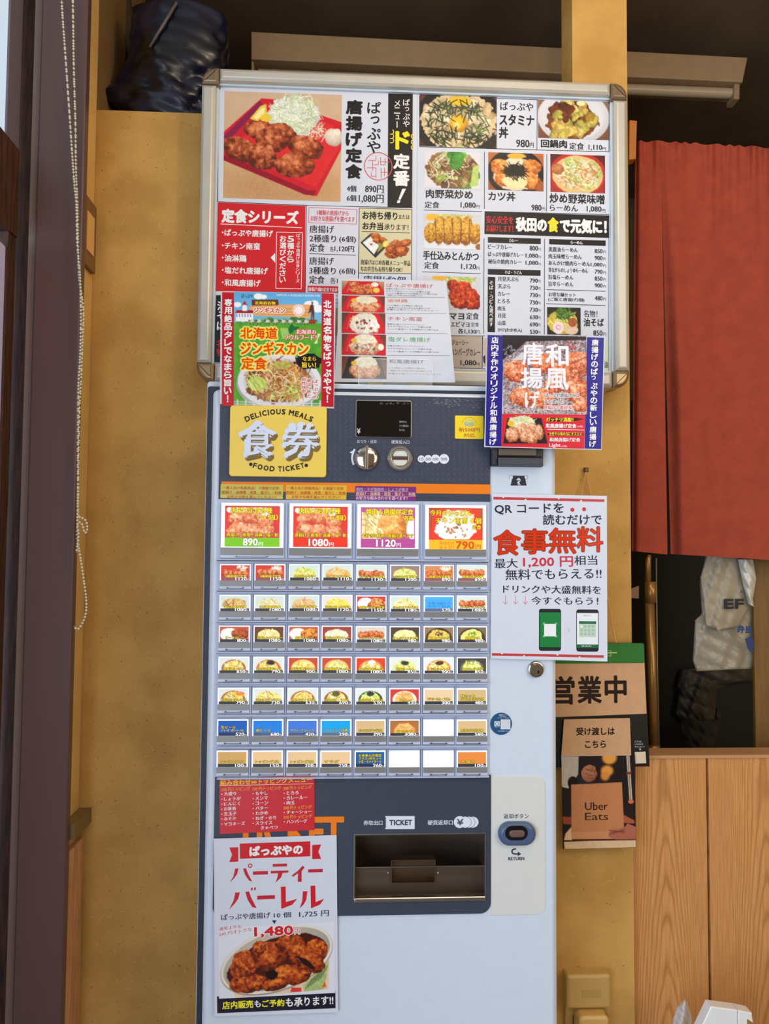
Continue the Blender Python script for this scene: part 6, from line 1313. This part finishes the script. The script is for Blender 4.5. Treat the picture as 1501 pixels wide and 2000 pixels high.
# tension pole
t = empty('tension_pole', tuple(P(1272, 1478, .33)), 'bronze telescopic tension pole standing behind the delivery sign', 'pole')
br = mat('bronze_pole', (150, 112, 60), .3, metal=.55)
MB().tube([P(1268, 1084, .33), P(1265, 1094, .33), P(1265, 1140, .33)], [.004, .0065, .0068], 14).obj('upper_tube', br, t, True)
MB().tube([P(1270, 1136, .33), P(1270, 1177, .33)], .0135, 18).obj('collar', br, t, True)
MB().tube([P(1268, 1176, .33), P(1277, 1478, .33)], .0108, 18).obj('lower_tube', br, t, True)
MB().tube([P(1281, 1090, .322), P(1283, 1300, .322), P(1287, 1478, .322)], .0016, 6).obj('edge_strip', mat('pale_strip', (120, 106, 84), .3, metal=.3), t, True)
MB().tube([P(1277, 1455, .33), P(1277, 1480, .33)], .0125, 18).obj('foot_collar', br, t, True)
tag(quad_slab('price_tag', [(1231, 1150), (1237, 1144), (1247, 1144), (1247, 1169), (1231, 1168)][0:1]+[(1247, 1144), (1247, 1169), (1231, 1168)], .34, .342, mat('tan_tag', (130, 96, 66), .6)), 'small tan paper tag in the dark gap beside the tension pole', 'tag')

# hanging plastic bag with other bags below
def sheet3(name, ol, Y, m, parent, seed, amp=.006, lab=None, cat=None):
    """crumpled film: outline in pixels, filled on a grid, with front relief and a second skin behind"""
    rnd = np.random.RandomState(seed); xs_ = [p[0] for p in ol]; ys_ = [p[1] for p in ol]; n = 46
    def spans(y):
        c = []
        for k in range(len(ol)):
            (x1_, y1_), (x2_, y2_) = ol[k], ol[(k+1) % len(ol)]
            if (y1_ <= y < y2_) or (y2_ <= y < y1_): c.append(x1_+(y-y1_)/(y2_-y1_)*(x2_-x1_))
        return (min(c), max(c)) if c else None
    v = []; f = []; rows = []
    ph = rnd.rand(8)*6.28
    for j in range(n+1):
        y = min(ys_)+.3+(max(ys_)-min(ys_)-.6)*j/n; sp = spans(y)
        if not sp: continue
        r = []
        for i in range(25):
            s_ = i/24; x = sp[0]+(sp[1]-sp[0])*s_; e_ = math.sin(math.pi*s_)
            g = amp*(abs(math.sin(x*.09+ph[0]+y*.03))*.8+math.sin(x*.21+y*.07+ph[1])*.4+abs(math.sin(y*.11-x*.05+ph[2]))*.7+math.sin(x*.45-y*.3+ph[3])*.18)*(.3+e_)
            r.append(len(v)); v.append(P(x, y, Y-g-.010*e_))
        r2 = []
        for i in range(25): s_ = i/24; x = sp[0]+(sp[1]-sp[0])*s_; r2.append(len(v)); v.append(P(x, y, Y+.002+.010*math.sin(math.pi*s_)))
        rows.append((r, r2))
    for (a, a2), (b, b2) in zip(rows[:-1], rows[1:]):
        for i in range(24): f.append((a[i], b[i], b[i+1], a[i+1])); f.append((a2[i], a2[i+1], b2[i+1], b2[i]))
        f.append((a[0], a2[0], b2[0], b[0])); f.append((a[24], b[24], b2[24], a2[24]))
    for rr_ in (rows[0], rows[-1]):
        for i in range(24): f.append((rr_[0][i], rr_[0][i+1], rr_[1][i+1], rr_[1][i]))
    o = mesh_obj(name, v, f, m, parent, True)
    if lab: tag(o, lab, cat)
    return o
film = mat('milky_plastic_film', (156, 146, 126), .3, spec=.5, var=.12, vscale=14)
bg = sheet3('plastic_bag', [(1378, 1082), (1472, 1086), (1475, 1180), (1471, 1230), (1478, 1275), (1466, 1306), (1420, 1306), (1360, 1311), (1352, 1290), (1357, 1210), (1370, 1200), (1366, 1140)], .42, film, None, 3, .006, 'milky plastic carrier bag with dark print hanging in the dark doorway', 'plastic bag')
sheet3('front_flap', [(1380, 1082), (1440, 1086), (1462, 1185), (1440, 1225), (1400, 1232), (1378, 1222), (1367, 1128)], .395, mat('grey_plastic_film', (164, 152, 130), .35, spec=.4, var=.08, vscale=12), bg, 8, .003)
sheet3('clear_fold', [(1440, 1092), (1470, 1092), (1476, 1130), (1470, 1170), (1472, 1186), (1460, 1180), (1450, 1140)], .385, mat('bright_film', (214, 214, 204), .12, spec=.8), bg, 9, .006)
G = Sheet(bg, .375); G.fr(1200, 1050, .225); G.T('EF', 946, 532, 1122, 620, (28, 30, 40), b=.06); G.T('K', 1090, 456, 1122, 484, (60, 62, 66), b=.02); G.T('弁当', 1060, 762, 1190, 830, (40, 62, 110), b=.06, rot=4)
G.poly([(1128, 880), (1190, 850), (1210, 930), (1190, 1010), (1150, 960)], (40, 62, 110)); G.done({'printed_panel': 'blue_print'})
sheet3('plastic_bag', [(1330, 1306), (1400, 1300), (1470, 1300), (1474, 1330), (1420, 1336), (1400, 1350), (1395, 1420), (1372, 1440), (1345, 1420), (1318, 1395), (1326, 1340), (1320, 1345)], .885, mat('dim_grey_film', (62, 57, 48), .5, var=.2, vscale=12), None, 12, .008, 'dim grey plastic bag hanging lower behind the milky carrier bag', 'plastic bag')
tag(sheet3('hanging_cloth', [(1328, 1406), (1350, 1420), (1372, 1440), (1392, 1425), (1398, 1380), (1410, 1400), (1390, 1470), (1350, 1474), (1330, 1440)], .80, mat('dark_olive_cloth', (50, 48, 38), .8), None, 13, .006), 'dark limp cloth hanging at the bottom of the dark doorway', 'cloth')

# ------------------------------------------------------------------ outlet with plug, lower right
OY = WY
t = empty('power_outlet', (XW(1149, 1950, OY), OY-.02, ZW(1149, 2080, OY)), 'yellowed covered power outlet low on the ochre wall right of the machine', 'outlet')
yo = mat('yellowed_plastic', (196, 160, 94), .4, spec=.4); yo2 = mat('yellowed_plug', (214, 172, 100), .35, spec=.5)
slab('cover', 1107, 1905, 1193, 1972, OY-.030, OY, yo, t, r=.006, c=.006, corners=(0, 0, 1, 1))
slab('back_plate', 1104, 1912, 1192, 2080, OY-.012, OY, yo, t, r=.004, c=.003)
slab('emblem', 1136, 1934, 1173, 1948, OY-.0306, OY-.029, mat('yellowed_emblem', (186, 150, 86), .4), t, r=.001)
slab('socket_well', 1118, 1975, 1186, 2060, OY-.0135, OY-.0115, mat('brown_shadow_plastic', (104, 70, 40), .5), t, r=.012)
pg = tag(slab('power_plug', 1131, 1986, 1190, 2070, OY-.050, OY-.0135, yo2, None, r=.010, c=.006), 'beige power plug pushed into the yellowed outlet at the bottom edge', 'plug')

# white device and film at the very bottom right
DY = 0.05
t = empty('white_device', tuple(P(1415, 2090, DY+.04)), 'white box-shaped device standing in front of the timber panels', 'device')
def hexbox(name, front, dx, m, yf, yb, par):
    """front polygon in pixels (ul, ur, lr, ll)"""
    return quad_slab(name, front, yf, yb, m, par, c=.002)
wp = mat('white_device_plastic', (232, 232, 232), .3, spec=.5)
hexbox('body', [(1388, 1966), (1440, 1973), (1440, 2090), (1330, 2090)], 0, wp, DY, DY+.022, t)
zq = ZW(1400, 2090, DY); MB().box(XW(1342, 2090, DY), XW(1482, 2090, DY), DY-.01, DY+.06, 0, zq-.001).obj('pedestal', wp, t)
hexbox('side_cover', [(1441, 1973), (1468, 1979), (1484, 2090), (1441, 2090)], 0, wp, DY, DY+.022, t)
hexbox('amber_window', [(1459, 1991), (1471, 1999), (1482, 2060), (1462, 2060)], 0, mat('amber_window', (150, 110, 60), .3), DY-.002, DY+.004, t)
sheet3('plastic_film', [(1336, 1950), (1342, 1958), (1350, 1985), (1352, 2060), (1310, 2060), (1314, 1990), (1322, 1966)], .17, mat('clear_shiny_film', (226, 228, 230), .08, spec=.9, alpha=.8), None, 22, .006, 'crinkled clear plastic film standing beside the white device at the bottom', 'plastic film')
